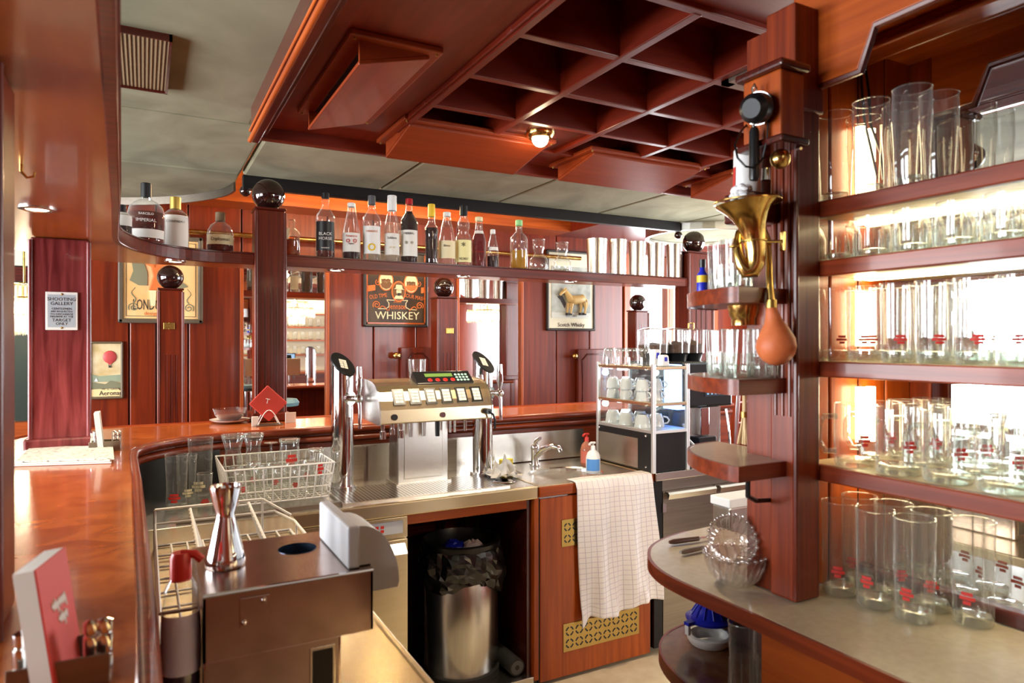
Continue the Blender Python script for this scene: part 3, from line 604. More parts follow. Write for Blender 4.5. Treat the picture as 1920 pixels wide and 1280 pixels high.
# horse sign
Y = 4.935
r, x0, x1, z0, z1 = board('pub_sign', 'framed pub sign with a relief horse above Scotch Whisky lettering', 1026, 1117, 470, 620, Y, FRK, CRB, .022)
F = Y+.011; wd = x1-x0
def wz(py): return at(1071, py, Y=Y).z
MB().box(wx(.1), wx(.9), F-.002, F+.001, wz(596), wz(500)).build('painted_sky', varied('grey_painted_sky', (.28, .30, .27), (.50, .52, .46), (10, 10, 10), .6), r)
MB().box(wx(.1), wx(.9), F-.003, F-.001, wz(596), wz(586)).build('painted_ground', pm('pale_ground', (.55, .56, .5), .6), r)
text('EST. 1801', .028, (wx(.5), F-.003, wz(592)), INK, r); text('Scotch Whisky', .048, (wx(.5), F-.001, wz(609)), INK, r, sx=.95)
def hp(px, py): p = at(px, py, Y=Y); return (p.x, p.z)
HF = F-.018
def H_(px, py, d=0): q = hp(px, py); return (q[0], HF+d, q[1])
hm = MB()
hm.tube([H_(1065, 561), H_(1070, 562), H_(1076, 562.5), H_(1084, 561.5), H_(1091, 560), H_(1096, 562)], [.016, .037, .040, .036, .038, .018], 12)
hm.tube([H_(1070, 562), H_(1065, 555), H_(1061, 548), H_(1058, 543.5)], [.036, .026, .020, .015], 12)
hm.tube([H_(1060, 543), H_(1056, 546), H_(1051, 551), H_(1049, 553.5)], [.014, .016, .011, .009], 10)
for ex in (1057, 1060): hm.tube([H_(ex, 543, -.004), H_(ex+.5, 538.5, -.006)], [.006, .002], 6)
for lx, d in (((1070, 569), (1069.5, 578), (1068, 587.5)), -.010), (((1066, 568), (1065, 577), (1063.5, 587)), .006), (((1094, 567), (1096, 576), (1094.5, 588)), -.010), (((1089, 568), (1089.5, 577), (1088, 587.5)), .006):
    hm.tube([H_(*lx[0], d), H_(*lx[1], d), H_(*lx[2], d)], [.020, .011, .009], 8)
hm.tube([H_(1096, 559), H_(1099.5, 564), H_(1100, 573), H_(1099, 578)], [.007, .009, .008, .003], 8)
hm.build('relief_horse', pm('horse_paint', (.62, .42, .16), .45), r, True)
MB().prism([hp(*q) for q in ((1046, 556), (1052, 552), (1056, 556), (1062, 568), (1060, 578), (1052, 562))], F-.006, F-.002, 'y').build('relief_shadow_paint', INK, r)
for hx in (1063.5, 1068, 1088, 1094.5): p = hp(hx, 589); MB().box(p[0]-.012, p[0]+.012, F-.032, F-.004, p[1]-.008, p[1]+.012).build('hoof', INK, r)
# hinged panels with brass knobs
for px0, px1, py0, py1, nm in ((752, 815, 651, 775, 'left mahogany flap with octagonal routing below the whiskey sign'), (1084, 1150, 654, 762, 'right mahogany flap with octagonal routing behind the cup cabinet')):
    a = at(px0, py1, Y=4.93); b = at(px1, py0, Y=4.93); x0, x1, z0, z1 = a.x, b.x, a.z-.1, b.z
    r = thing('hinged_flap', nm, 'panel', ((x0+x1)/2, 4.95, z0))
    MB().box(x0, x1, 4.93, 4.96, z0, z1).build('flap_board', W['z'], r, bevel=.006)
    g = .045; c = .05; q = [(x0+g, z0+g), (x1-g, z0+g), (x1-g, z1-g-c), (x1-g-c, z1-g), (x0+g+c, z1-g), (x0+g, z1-g-c)]
    MB().tube([(x, 4.929, z) for x, z in q], .007, 6, closed=True).build('routed_line', WD['z'], r, True)
    k = MB().cyl((x0-.045, 4.97, z1-.06), (x0-.045, 4.93, z1-.06), .008).ball((x0-.045, 4.915, z1-.06), .026).build('brass_knob', BRASS, r, True)
    MB().box(x0-.05, x0+.02, 4.945, 4.95, z1-.07, z1-.05).build('hinge', BRASS, r)
    if px0 > 1000: MB().cyl((x0-.045, 4.97, z0+.10), (x0-.045, 4.93, z0+.10), .008).ball((x0-.045, 4.915, z0+.10), .026).build('brass_knob', BRASS, r, True)

# ------------------------------------------------------------------ generic glassware and bottles
def glassware(name, prof, base_h, label, cat, loc, group=None, logo=None, handle=None, mat=GLASS, flutes=None, inverted=False, seg=28):
    """drinking glass: thin wall (root mesh), thick base, optional print and handle, built at loc"""
    H = prof[-1][1]; c = loc
    def P(pr): return [(r, (H-z if inverted else z)) for r, z in pr]
    m = MB().lathe(P(prof), c, seg)
    rr, hh = prof[-1]; R0 = rr
    m.tube([(c[0]+rr*math.cos(2*PI*i/seg), c[1]+rr*math.sin(2*PI*i/seg), c[2]+P([prof[-1]])[0][1]) for i in range(seg)], .0013, 5, closed=True)
    o = m.build(name, mat, None, True, org=c); tag(o, label, cat, group)
    r0 = prof[0][0] if prof[0][0] > 0 else prof[1][0]
    MB().lathe(P([(0, .0008), (r0*.9, .0008), (r0*.97, .004), (r0*.96, base_h), (r0*.8, base_h+.002), (0, base_h+.001)]), c, seg).build('glass_base', GBASE, o, True)
    if flutes:
        m = MB()
        for i in range(flutes):
            a = 2*PI*i/flutes; q = [(c[0]+(r*1.01)*math.cos(a), c[1]+(r*1.01)*math.sin(a), c[2]+z) for r, z in P(prof[1:-1] if len(prof) > 3 else prof)]
            m.tube(q, .0016, 5)
        m.build('ribs', GBASE, o, True, kind='stuff')
    if logo:
        mt, z0, z1, da = logo; fa = math.atan2(-c[1], -c[0])+rnd.uniform(-.5, .5)
        def rad(z):
            for (ra, za), (rb, zb) in zip(prof, prof[1:]):
                if za <= z <= zb and zb > za: return ra+(rb-ra)*(z-za)/(zb-za)
            return prof[-1][0]
        k = 5; m = MB()
        for b0 in range(3):
            w = da*(.5, 1, .7)[b0]; za = z0+(z1-z0)*b0/3; zb = z0+(z1-z0)*(b0+.8)/3
            m.lathe([(rad(za)+.0006, za), (rad(zb)+.0006, zb)], c, 6, None, fa-w, fa+w)
        m.build('print', mt, o, True, kind='stuff')
    if handle:
        z0, z1, d = handle[:3]; a = handle[3]; r = prof[1][0]; u = Vector((math.cos(a), math.sin(a), 0)); C0 = Vector(c)
        pts = [C0+u*(r-.002)+Vector((0, 0, z0)), C0+u*(r+d*.6)+Vector((0, 0, z0+.0)), C0+u*(r+d)+Vector((0, 0, z0+(z1-z0)*.3)), C0+u*(r+d)+Vector((0, 0, z0+(z1-z0)*.75)), C0+u*(r+d*.7)+Vector((0, 0, z1)), C0+u*(r-.004)+Vector((0, 0, z1))]
        MB().tube(pts, .006, 8).build('handle', GBASE, o, True)
    return o
CYL = lambda r, h, t=1.0: [(r*.93, 0), (r, .006), (r*(1+(t-1)*.5), h*.5), (r*t, h)]
def bottle(px, yb, yt, wpx, label, Y=None, glass=GLASS, liq=None, lev=.5, cap=BLACK, capf=.12, lab=None, labz=(.15, .5), shape='std', txt=None, Z0=1.9855, depth=None, name='bottle', caps=None):
    dY = 3.575 if Y is None else Y
    t0 = dist(px, yb, Y=dY); r = wpx*t0/1280/2; yc = dY+r+.004
    p = at(px, 500, Y=yc); t = dist(px, 500, Y=yc); h = (yb-yt)/1280*t; c = (p.x, yc, Z0); r = wpx*t/1280/2
    S = {'std': [(.0, 0), (.92, 0), (1, .012), (1, .60), (.93, .66), (.62, .73), (.40, .78), (.36, .84), (.36, 1)],
         'cone': [(0, 0), (.92, 0), (1, .012), (1, .42), (.95, .50), (.62, .74), (.38, .90), (.34, 1)],
         'slim': [(0, 0), (.9, 0), (1, .012), (1, .50), (.9, .58), (.55, .74), (.46, .86), (.46, 1)],
         'flask': [(0, 0), (.88, 0), (.98, .02), (1.02, .30), (1.0, .48), (.88, .60), (.62, .68), (.30, .73), (.25, .78), (.25, 1)],
         'dome': [(0, 0), (.92, 0), (1, .03), (1, .40), (.92, .55), (.70, .68), (.35, .76), (.30, .82), (.30, 1)],
         'knob': [(0, 0), (.92, 0), (1, .012), (1, .44), (.85, .50), (.62, .56), (.74, .64), (.72, .72), (.50, .78), (.42, .83), (.40, 1)],
         'ribbed': [(0, 0), (.95, 0), (1, .012), (.96, .1), (1, .18), (.96, .28), (1, .38), (.98, .48), (1.08, .54), (1.0, .60), (.55, .68), (.48, .74), (.48, 1)],
         'broad': [(0, 0), (.95, 0), (1, .012), (1, .58), (.95, .65), (.60, .72), (.36, .77), (.36, 1)]}[shape]
    prof = [(a*r, b*h) for a, b in S]
    ct = 1-capf
    def rad(f):
        for (a, b), (a2, b2) in zip(S, S[1:]):
            if b <= f <= b2 and b2 > b: return (a+(a2-a)*(f-b)/(b2-b))*r
        return S[-1][0]*r
    body = [q for q in prof if q[1] <= ct*h]+[(rad(ct), ct*h)]
    o = MB().lathe(body, c, 28).build(name, glass, None, True, org=c); tag(o, label, 'bottle', None)
    if liq:
        lp = [(q[0]*.95, q[1]+.002) for q in prof if q[1] < lev*h]+[(rad(lev)*.95, lev*h), (0, lev*h)]
        MB().lathe(lp, c, 24).build('liquid', liq, o, True)
    rc = rad(ct)*1.1+.001
    MB().lathe([(rc, ct*h-.004), (rc, h-.003), (rc-.003, h), (0, h)], c, 18).build('cap', cap, o, True)
    if lab:
        fa = math.atan2(-c[1], -c[0]); z0, z1 = labz[0]*h, labz[1]*h; zs = [z0+(z1-z0)*i/4 for i in range(5)]; da = 1.15
        la = MB().lathe([(rad(z/h)+.0012, z) for z in zs], c, 14, None, fa-da, fa+da).build('label', lab, o, True)
        if txt:
            rt = rad(.5*(labz[0]+labz[1]))+.0018; u = Vector((math.cos(fa), math.sin(fa), 0))
            for s_, f_, sz, mt in txt: text(s_, sz*r, Vector(c)+u*(rt+.001)+Vector((0, 0, z0+(z1-z0)*f_)), mt, la, rot=(PI/2, 0, fa+PI/2))
    if caps:
        pass
    return o
DK = pm('dark_grey_cap', (.09, .09, .10), .4); GCAP = pm('gold_cap', (.62, .42, .10), .3, .8); GRC = pm('pale_green_cap', (.30, .62, .25), .4)
BLKLAB = pm('black_label', (.015, .015, .016), .4); YLAB = pm('yellow_label', (.82, .68, .20), .5); PYL = pm('pale_yellow_label', (.80, .72, .34), .5)
CORK = pm('cork_stopper', (.20, .13, .07), .7); REDC = pm('red_foil', (.45, .01, .015), .35)
# bottles on the curved left end
p0 = bottle(229, 440, 382, 34, 'bottle with white label half hidden at far left of the shelf', Y=3.20, liq=L_COLA, lev=.6, lab=PAPER, labz=(.3, .75), shape='broad', cap=BLACK, capf=.18)
bottle(274, 460, 348, 64, 'big round flask bottle of dark rum with black stopper', Y=3.35, liq=L_RUM, lev=.50, cap=BLACK, capf=.22, lab=PAPER, labz=(.06, .20), shape='flask', txt=[('IMPERIAL', 2.0, .26, INKW), ('BARCELO', 2.75, .18, INKW)])
bottle(329, 470, 374, 46, 'amber liqueur bottle with gold cap and tall white label', Y=3.50, liq=L_AMB, lev=.68, cap=GCAP, capf=.22, lab=PAPER, labz=(.02, .62), shape='broad', txt=[('COINTREAU', .78, .24, INK)])
bottle(413, 474, 398, 48, 'squat domed bottle with dark liqueur and cream label', Y=3.575, liq=L_RUM, lev=.42, cap=CORK, capf=.2, lab=CREAM, labz=(.18, .42), shape='dome', txt=[('Diplomat', .5, .36, INK)])
b = bottle(547, 485, 416, 30, 'small square amber bottle with a paper hang tag', liq=L_AMB, lev=.5, cap=GLASS, capf=.1, shape='broad')
MB().prism([(-.02, -.028), (.0, .022), (.012, .022), (.005, -.034)], -.018, -.0175, 'y').xf(Matrix.Translation(Vector(ORG[b.name])+Vector((-.03, -.03, .115)))).build('hang_tag', CREAM, b)
bottle(610, 487, 364, 35, 'BLACK HORSE bottle with black label and black cap', liq=L_RUM, lev=.12, cap=BLACK, capf=.07, lab=BLKLAB, labz=(.11, .55), shape='std', txt=[('BLACK', .56, .44, INKW), ('HORSE', .40, .44, INKW), ('WHISKY', .08, .22, INKW)])
bottle(659, 490, 383, 34, 'conical clear bottle with white cap and cherry label', liq=L_COLA, lev=.34, cap=WHITEP, capf=.06, lab=PAPER, labz=(.13, .46), shape='cone', txt=[('Amarena', .82, .34, INKR), ('o o', .60, .9, INKR), ('liqueur', .42, .24, INK)])
bottle(697, 493, 370, 34, 'clear bottle with dark grey cap and white and yellow label', liq=L_CLR, lev=.6, cap=DK, capf=.13, lab=WHITEP, labz=(.1, .52), shape='std', txt=[('ORANGE', .8, .32, INKO), ('o', .28, 1.8, YEL)])
bottle(735, 496, 371, 29, 'slim clear bottle with white cap and white fruit label', liq=L_CLR, lev=.55, cap=WHITEP, capf=.22, lab=PAPER, labz=(.10, .42), shape='slim', txt=[('Schloss', .78, .42, INK), ('* *', .30, .6, INKG)])
bottle(767, 498, 377, 33, 'dark wine coloured bottle with red cap and white label', liq=L_COLA, lev=.80, cap=REDC, capf=.08, lab=PAPER, labz=(.10, .50), shape='std', txt=[('HERBAL', .86, .34, INK), ('* *', .45, .9, DGR)])
bottle(809, 501, 388, 24, 'slender ribbed dark bottle with long yellow cap', liq=L_COLA, lev=.60, cap=YEL, capf=.2, shape='ribbed')
bottle(838, 503, 403, 33, 'second conical clear bottle with white cap and cream label', liq=L_CLR, lev=.2, cap=WHITEP, capf=.07, lab=CREAM, labz=(.12, .45), shape='cone', txt=[('Birne', .7, .34, INK)])
bottle(869, 505, 391, 31, 'knobbly necked bottle with black cap and yellow label', liq=L_CLR, lev=.45, cap=BLACK, capf=.15, lab=PYL, labz=(.06, .42), shape='knob', txt=[('XUXU', .14, .40, INK), ('*', .7, 1.2, INK)])
bottle(898, 508, 414, 27, 'deep red syrup bottle with white neck band', liq=L_RED, lev=.66, cap=CREAM, capf=.07, lab=PAPER, labz=(.66, .72), shape='slim')
b = bottle(924, 510, 438, 22, 'small swing top bottle with wire clasp', liq=L_COLA, lev=.30, cap=WHITEP, capf=.1, lab=PAPER, labz=(.44, .53), shape='cone')
o_ = ORG[b.name]; MB().tube([o_+Vector((-.012, -.016, .16)), o_+Vector((-.016, -.012, .19)), o_+Vector((.0, -.006, .208)), o_+Vector((.016, -.008, .19)), o_+Vector((.012, -.016, .16))], .0015, 6).build('wire_clasp', CHROME, b, True)
bottle(973, 514, 421, 33, 'clear bottle with pale green cap and yellow liquor', liq=L_YEL, lev=.38, cap=GRC, capf=.10, shape='broad', lab=None)
for i, (px, yb, yt, wpx) in enumerate(((1010, 516, 458, 35), (1054, 517, 462, 34))):
    t = dist(px, yb, Y=3.62); p = at(px, yb, Y=3.62); h = (yb-yt)/1280*t; r = wpx*t/2560
    o = MB().lathe([(r*.9, 0), (r, .008), (r*.97, h*.36), (r*.80, h*.42), (r*.45, h*.56), (r*.52, h*.66), (r*.66, h*.74), (r*.62, h*.8), (r*.66, h)], (p.x, 3.62, 1.9855), 28).build('carafe', GLASS, None, True, org=(p.x, 3.62, 1.9855))
    tag(o, ('left small waisted glass carafe beside the green capped bottle', 'right small waisted glass carafe beside the steel cups')[i], 'carafe', 'waisted carafes on the overhead shelf')
    MB().lathe([(0, .001), (r*.93, .001), (r*.92, .014), (0, .012)], (p.x, 3.62, 1.9855), 20).build('glass_base', GBASE, o, True)
    MB().tube([(p.x+r*.665*math.cos(2*PI*k/20), 3.62+r*.665*math.sin(2*PI*k/20), 1.9855+h) for k in range(20)], .002, 5, closed=True).build('rim', GBASE, o, True)
for i, px in enumerate((1119, 1158.5, 1195, 1230, 1265)):
    Y = 3.645; t = dist(px, 520, Y=Y); p = at(px, 520, Y=Y); r = (20, 17, 16.5, 16.5, 15.5)[i]*t/1280; h = (66, 67, 65, 64, 64)[i]*t/1280; c = (p.x, Y, 1.9855)
    o = MB().lathe([(0, .002), (r*.86, .002), (r*.9, 0), (r*.93, h*.5), (r, h), (r*.965, h), (r*.9, h*.5), (r*.84, .01), (0, .01)], c, 32).build('steel_cup', STEELV, None, True, org=c)
    tag(o, ORDN[i]+' tall brushed steel cup from the left on the overhead shelf', 'cup', 'steel cups on the overhead shelf')

# ------------------------------------------------------------------ stainless worktops
WT = thing('steel_worktop', 'long stainless steel bar worktop with perforated drip tray and left wing', 'worktop', (.9, 2.9, 0))
MB().box(.0, 1.555, 2.66, 3.24, .86, .90).build('top_sheet', STEEL, WT, bevel=.004)
MB().box(.455, 1.555, 2.635, 2.662, .845, .902).build('front_edge', GOLDLIT, WT, bevel=.006)
MB().box(.0, .47, -.4, 2.655, .86, .90).build('left_wing', GOLDLIT, WT); MB().box(.47, .488, -.4, 2.63, .845, .902).build('wing_edge', GOLDLIT, WT, bevel=.005)  # amber reflections put into the wing's steel colour
MB().box(.36, 2.2, 3.225, 3.255, .90, 1.055).build('backsplash', STEEL, WT)
for a, b in ((.80, .92), (.94, .985), (1.27, 1.40)): MB().box(a, b, 3.19, 3.226, .90, 1.05).build('backsplash_panel', DSTEEL if a != .94 else STEELV, WT)
MB().box(.70, 1.44, 2.70, 3.0, .899, .9035).build('drip_tray', PERF, WT)
MB().box(.70, 1.44, 2.690, 2.70, .899, .909).box(.69, .70, 2.69, 3.0, .899, .909).build('tray_rim', STEEL, WT)
MB().box(.10, .69, 2.70, 2.72, .90, .915).build('rack_shelf_lip', DSTEEL, WT)
sg_ = inner[3:14]; MB().prism(offset(sg_, .006)+offset(sg_, -.006)[::-1], .90, 1.075).build('curved_backing', BLACK, WT, True)
# left wing carcass below
tag(MB().box(.02, .45, -.4, 2.6, .0, .858).build('under_counter_carcass', DSTEEL, None, org=(.24, 1, 0)), 'dark steel carcass carrying the left worktop wing', 'cabinet')

# ------------------------------------------------------------------ sink unit
SK = thing('sink_cabinet', 'brown wooden sink cabinet with steel basin top and brass vents', 'cabinet', (1.88, 2.9, 0))
sx0, sx1 = 1.56, 2.215
MB().box(sx0, sx1, 2.66, 3.22, .84, .872).build('sink_bed', STEEL, SK)
bx, by, br_ = 1.86, 2.88, .175
m = MB(); n = 40
ring = [(bx+br_*1.15*math.cos(2*PI*i/n), by+br_*.92*math.sin(2*PI*i/n)) for i in range(n)]
def edge(i):
    a = 2*PI*i/n; dx, dy = math.cos(a), math.sin(a); s = min(((sx1-bx) if dx > 0 else (bx-sx0))/max(abs(dx), 1e-6), ((3.22-by) if dy > 0 else (by-2.66))/max(abs(dy), 1e-6)); return (bx+dx*s, by+dy*s)
outr = [edge(i) for i in range(n)]
for i in range(n):
    k = (i+1) % n; m.add([(*ring[i], .893), (*ring[k], .893), (*outr[k], .895), (*outr[i], .895)], [(0, 1, 2, 3)])
m.build('sink_top', STEEL, SK, True)
m = MB(); pr = [(1, .893), (.97, .886), (.9, .80), (.7, .778), (.12, .772), (0, .772)]
for q in range(len(pr)-1):
    for i in range(n):
        k = (i+1) % n; a, z = pr[q]; b_, z2 = pr[q+1]
        f = lambda w_, j: (bx+(ring[j][0]-bx)*w_, by+(ring[j][1]-by)*w_)
        m.add([(*f(a, i), z), (*f(a, k), z), (*f(b_, k), z2), (*f(b_, i), z2)], [(0, 1, 2, 3)])
m.build('basin', STEEL, SK, True)
MB().box(sx0, sx1+.004, 2.636, 2.662, .848, .897).build('front_edge', WO['x'], SK, bevel=.006)
MB().box(sx0, sx1, 2.640, 2.66, .894, .899).box(sx0, sx0+.02, 2.66, 3.2, .894, .899).box(sx1-.02, sx1, 2.66, 3.2, .894, .899).build('raised_rim', GOLDLIT, SK)
MB().box(1.535, 1.56, 2.64, 3.2, .03, .855).build('side_board', WO['z'], SK, bevel=.003); MB().box(2.19, 2.215, 2.66, 3.2, .03, .86).build('side_board', WO['z'], SK)
dz0, dz1 = .015, .842
dr = MB().box(1.567, 2.198, 2.640, 2.660, dz0, dz1).build('door', WO['z'], SK, bevel=.004)
MB().box(1.56, 1.567, 2.645, 2.655, dz0, dz1).build('hinge_strip', BLACKM, SK)
def grille(px0, px1, py0, py1, cols, rows, nm='brass_vent'):
    a = at(px0, (py0+py1)/2, Y=2.638); b = at(px1, (py0+py1)/2, Y=2.638); z0, z1 = at((px0+px1)/2, py1, Y=2.638).z, at((px0+px1)/2, py0, Y=2.638).z
    g = MB().box(a.x, b.x, 2.6365, 2.640, z0, z1).build(nm, BRASSD, SK, bevel=.001)
    cw = (b.x-a.x-.016)/cols; rh = (z1-z0-.016)/rows; m = MB()
    for i in range(cols):
        for j in range(rows):
            cx = a.x+.008+cw*(i+.5); cz = z0+.008+rh*(j+.5); ro = min(cw, rh)*.42; ri = ro*.68
            for q in range(4):
                q0, q1 = q*PI/2+.22, (q+1)*PI/2-.22; pts = [(cx+ro*math.cos(q0+(q1-q0)*e/4), cz+ro*math.sin(q0+(q1-q0)*e/4)) for e in range(5)]+[(cx+ri*math.cos(q1-(q1-q0)*e/4), cz+ri*math.sin(q1-(q1-q0)*e/4)) for e in range(5)]
                m.prism(pts, 2.6358, 2.6368, 'y')
    m.build('ring_slots', BLACK, g, kind='stuff')
grille(1056, 1198, 1154, 1205, 8, 2); grille(1053, 1120, 970, 1020, 4, 2)
# faucet
p = at(1000, 868, Z=.897); fx, fy = at(1003, 862, Y=3.12).x, 3.12
FA = thing('faucet', 'chrome single lever mixer tap behind the sink basin', 'tap', (fx, fy, .897))
MB().cyl((fx, fy, .897), (fx, fy, .905), .03).cyl((fx, fy, .905), (fx, fy, .985), .021).build('body', CHROME, FA, True)
MB().tube([(fx, fy, .94), (fx+.02, fy-.05, .985), (fx+.04, fy-.11, 1.01), (fx+.055, fy-.15, 1.005), (fx+.058, fy-.16, .985)], [.018, .017, .015, .013, .012], 12).build('spout', CHROME, FA, True)
MB().ball((fx, fy, .99), .023).tube([(fx, fy, 1.0), (fx-.01, fy-.03, 1.03), (fx-.015, fy-.08, 1.05)], [.012, .010, .008], 10).build('lever', CHROME, FA, True)
# soap bottles
def soap(px, yb, Z, h, r, label, bodym, capm, labm, pump):
    p = at(px, yb, Z=Z); c = (p.x, p.y, Z)
    o = MB().lathe([(0, 0), (r*.9, 0), (r, .006), (r, h*.5), (r*.8, h*.66), (r*.35, h*.76), (r*.3, h*.8)], c, 24).build('soap_bottle', bodym, None, True, org=c); tag(o, label, 'bottle')
    MB().cyl((p.x, p.y, Z+h*.78), (p.x, p.y, Z+h*.9), r*.36, r*.3).build('cap', capm, o, True)
    if pump: MB().cyl((p.x, p.y, Z+h*.88), (p.x, p.y, Z+h), .004).tube([(p.x+.012, p.y, Z+h*.99), (p.x-.012, p.y, Z+h), (p.x-.03, p.y-.01, Z+h*.96)], .006, 8).build('pump', capm, o, True)
    fa = math.atan2(-c[1], -c[0]); MB().lathe([(r+.001, h*.1), (r+.001, h*.48)], c, 12, None, fa-1, fa+1).build('label', labm, o, True)
    return o
LBL = pm('blue_label_print', (.10, .30, .70), .5); LRD = pm('red_brown_label_print', (.60, .15, .10), .5)
PINK = liquid('pink_soap', (.70, .28, .18), .5)
soap(1112, 886, .897, .15, .036, 'white pump soap bottle with blue label on the sink', WHITEP, WHITEP, LBL, True)
b = soap(1100, 872, .897, .165, .034, 'clear soap bottle with red cap behind the white pump bottle', PINK, RED, LRD, True)
# rag, sponge
def rag(c, label):
    m = MB(); n = 22; vs = []; fs = []; r2 = random.Random(4)
    for j in range(n+1):
        for i in range(n+1):
            u, v = i/n-.5, j/n-.5; d = math.hypot(u, v)
            z = .045*math.exp(-d*d*7)*(1+.8*math.sin(u*19+v*7)+.6*math.sin(v*23-u*5))+.008
            vs.append((c[0]+.02+u*.16+.012*math.sin(v*17), c[1]+v*.13+.012*math.sin(u*21), c[2]+max(.002, z)))
    for j in range(n):
        for i in range(n): a = j*(n+1)+i; fs.append((a, a+1, a+n+2, a+n+1))
    o = m.add(vs, fs).build('rag', pm('grey_cloth', (.55, .53, .50), .95), None, True, org=c); tag(o, label, 'cloth'); return o
p = at(936, 893, Z=.904); rag((p.x, p.y, .903), 'crumpled grey rag on the worktop before the right tap tower')
p = at(948, 868, Z=.90); q = at(948, 868, Y=3.12)
o = MB().box(q.x-.035, q.x+.035, 3.10, 3.13, .90, .945).build('sponge', pm('yellow_sponge', (.78, .60, .08), .95), None, bevel=.004, org=(q.x, 3.115, .90)); tag(o, 'yellow sponge leaning behind the crumpled rag', 'sponge')
p = at(945, 902, Z=.903); r = thing('drain_plug', 'small round steel drain in the worktop before the rag', 'drain', (p.x, p.y, .9035)); MB().lathe([(.0, .002), (.03, .002), (.04, .004), (.05, .002), (.052, 0)], (p.x, p.y, .903), 28).build('strainer', CHROME, r, True)

# ------------------------------------------------------------------ tap towers
def tower(px, label, x=None, y=3.02):
    x = at(px, 700, Y=y).x; R = .049
    r = thing('tap_tower', label, 'beer tap', (x, y, .90))
    MB().cyl((x, y, .90), (x, y, .915), .062, seg=32).build('base_flange', CHROME, r, True)
    n = 32; nrm = Vector((.30, -.62, .72)).normalized(); zc = 1.445
    zt = [zc-(nrm.x*R*math.cos(2*PI*i/n)+nrm.y*R*math.sin(2*PI*i/n))/nrm.z for i in range(n)]
    m = MB(); vs = [(x+R*math.cos(2*PI*i/n), y+R*math.sin(2*PI*i/n), .91) for i in range(n)]+[(x+R*math.cos(2*PI*i/n), y+R*math.sin(2*PI*i/n), zt[i]) for i in range(n)]
    m.add(vs, [(i, (i+1) % n, n+(i+1) % n, n+i) for i in range(n)]+[tuple(range(n, 2*n))]).build('column', CHROME, r, True)
    pn = MB(); top = [Vector(vs[n+i]) for i in range(n)]; cc = Vector((x, y, zc)); sc_ = 1.06
    A = [cc+(q-cc)*sc_+nrm*.001 for q in top]; B = [q+nrm*.008 for q in A]
    pn.add(A+B, [tuple(range(n)), tuple(range(n, 2*n))]+[(i, (i+1) % n, n+(i+1) % n, n+i) for i in range(n)])
    pl = pn.build('control_panel', BLACK, r)
    # keypad on the slanted panel
    xa = Vector((1, 0, 0))-nrm*nrm.x; xa.normalize(); ya = nrm.cross(xa); M = Matrix((xa, ya, nrm)).transposed().to_4x4(); M.translation = cc+nrm*.009
    for j in range(4):
        for i in range(2):
            if j == 3 and i: continue
            w_ = .016 if j < 3 else .035
            x0 = -.018+i*.019 if j < 3 else -.018
            MB().box(x0, x0+w_, -.03+j*.0145, -.03+j*.0145+.012, 0, .002, M).build('key', KEYW, pl)
    # side tap
    zz = 1.30; d = Vector((.5, -.86, 0)).normalized()*.85; o = Vector((x, y, zz))
    MB().cyl(o+d*.03, o+d*.062, .032, .030, 20).cyl(o+d*.06, o+d*.11, .014, .012, 12).ball(o+d*.115, .02).build('tap_body', CHROME, r, True)
    MB().tube([o+d*.115, o+d*.118+Vector((0, 0, .03)), o+d*.118+Vector((0, 0, .06)), o+d*.118+Vector((0, 0, .14))], [.008, .009, .016, .012], 12).build('tap_handle', CHROME, r, True)
    MB().tube([o+d*.115, o+d*.122+Vector((0, 0, -.03)), o+d*.125+Vector((0, 0, -.13))], [.011, .009, .008], 10).build('tap_spout', CHROME, r, True)
    return r
tower(642, 'left chrome beer tap tower with black slanted keypad'); tower(905, 'right chrome beer tap tower with black slanted keypad')

# ------------------------------------------------------------------ drinks dispenser
DP = thing('drinks_dispenser', 'brushed steel drinks dispenser hood with six keypads on a pedestal', 'dispenser', (1.12, 2.93, .9035))
MB().box(1.0, 1.245, 2.935, 3.06, .9035, 1.225).build('pedestal', STEELV, DP, bevel=.004)
MB().box(1.03, 1.215, 2.931, 2.936, .93, 1.2).build('pedestal_panel', STEEL, DP, bevel=.002)
MB().box(.99, 1.255, 2.92, 3.07, .9035, .912).build('pedestal_foot', STEEL, DP)
hx0, hx1 = .853, 1.366
prof = [(2.99, 1.215), (2.735, 1.206), (2.72, 1.21), (2.72, 1.266), (2.734, 1.302), (2.756, 1.338), (2.787, 1.362), (2.83, 1.375), (2.90, 1.381), (2.99, 1.382)]
MB().prism(prof, hx0, hx1, 'x').build('hood', GOLDLIT, DP, bevel=.003)
for x in (hx0, hx1):
    m = MB().prism([(2.992, 1.212), (2.733, 1.203), (2.716, 1.208), (2.716, 1.268), (2.731, 1.305), (2.753, 1.342), (2.785, 1.366), (2.83, 1.379), (2.90, 1.385), (2.992, 1.386)], x-.003, x+.003, 'x'); m.build('end_plate', STEELV, DP)
def slope(yz0, yz1, f): return (yz0[0]+(yz1[0]-yz0[0])*f, yz0[1]+(yz1[1]-yz0[1])*f)
a, b = prof[5], prof[6]; ang = math.atan2(b[1]-a[1], b[0]-a[0])
for i in range(6):
    x = hx0+.085+i*.072; cy_, cz = 2.743, 1.3165; M = Matrix.Translation((x, cy_, cz)) @ Matrix.Rotation(1.02, 4, 'X')
    k = MB().box(-.025, .025, -.037, .037, -.003, .003, M).build('keypad', BLACK, DP)
    for j in range(4):
        for c_ in range(2):
            if j == 3 and c_: continue
            w_ = .0165 if j < 3 else .034
            MB().box(-.017+c_*.0178, -.017+c_*.0178+w_, -.029+j*.0148, -.029+j*.0148+.0128, .003, .0045, M).build('key', KEYW, k)
M = Matrix.Translation((hx0+.31, 2.825, 1.380)) @ Matrix.Rotation(.62, 4, 'X')
dp = MB().box(-.125, .145, -.04, .045, -.02, .014, M).build('display_unit', BLACK, DP, bevel=.003)
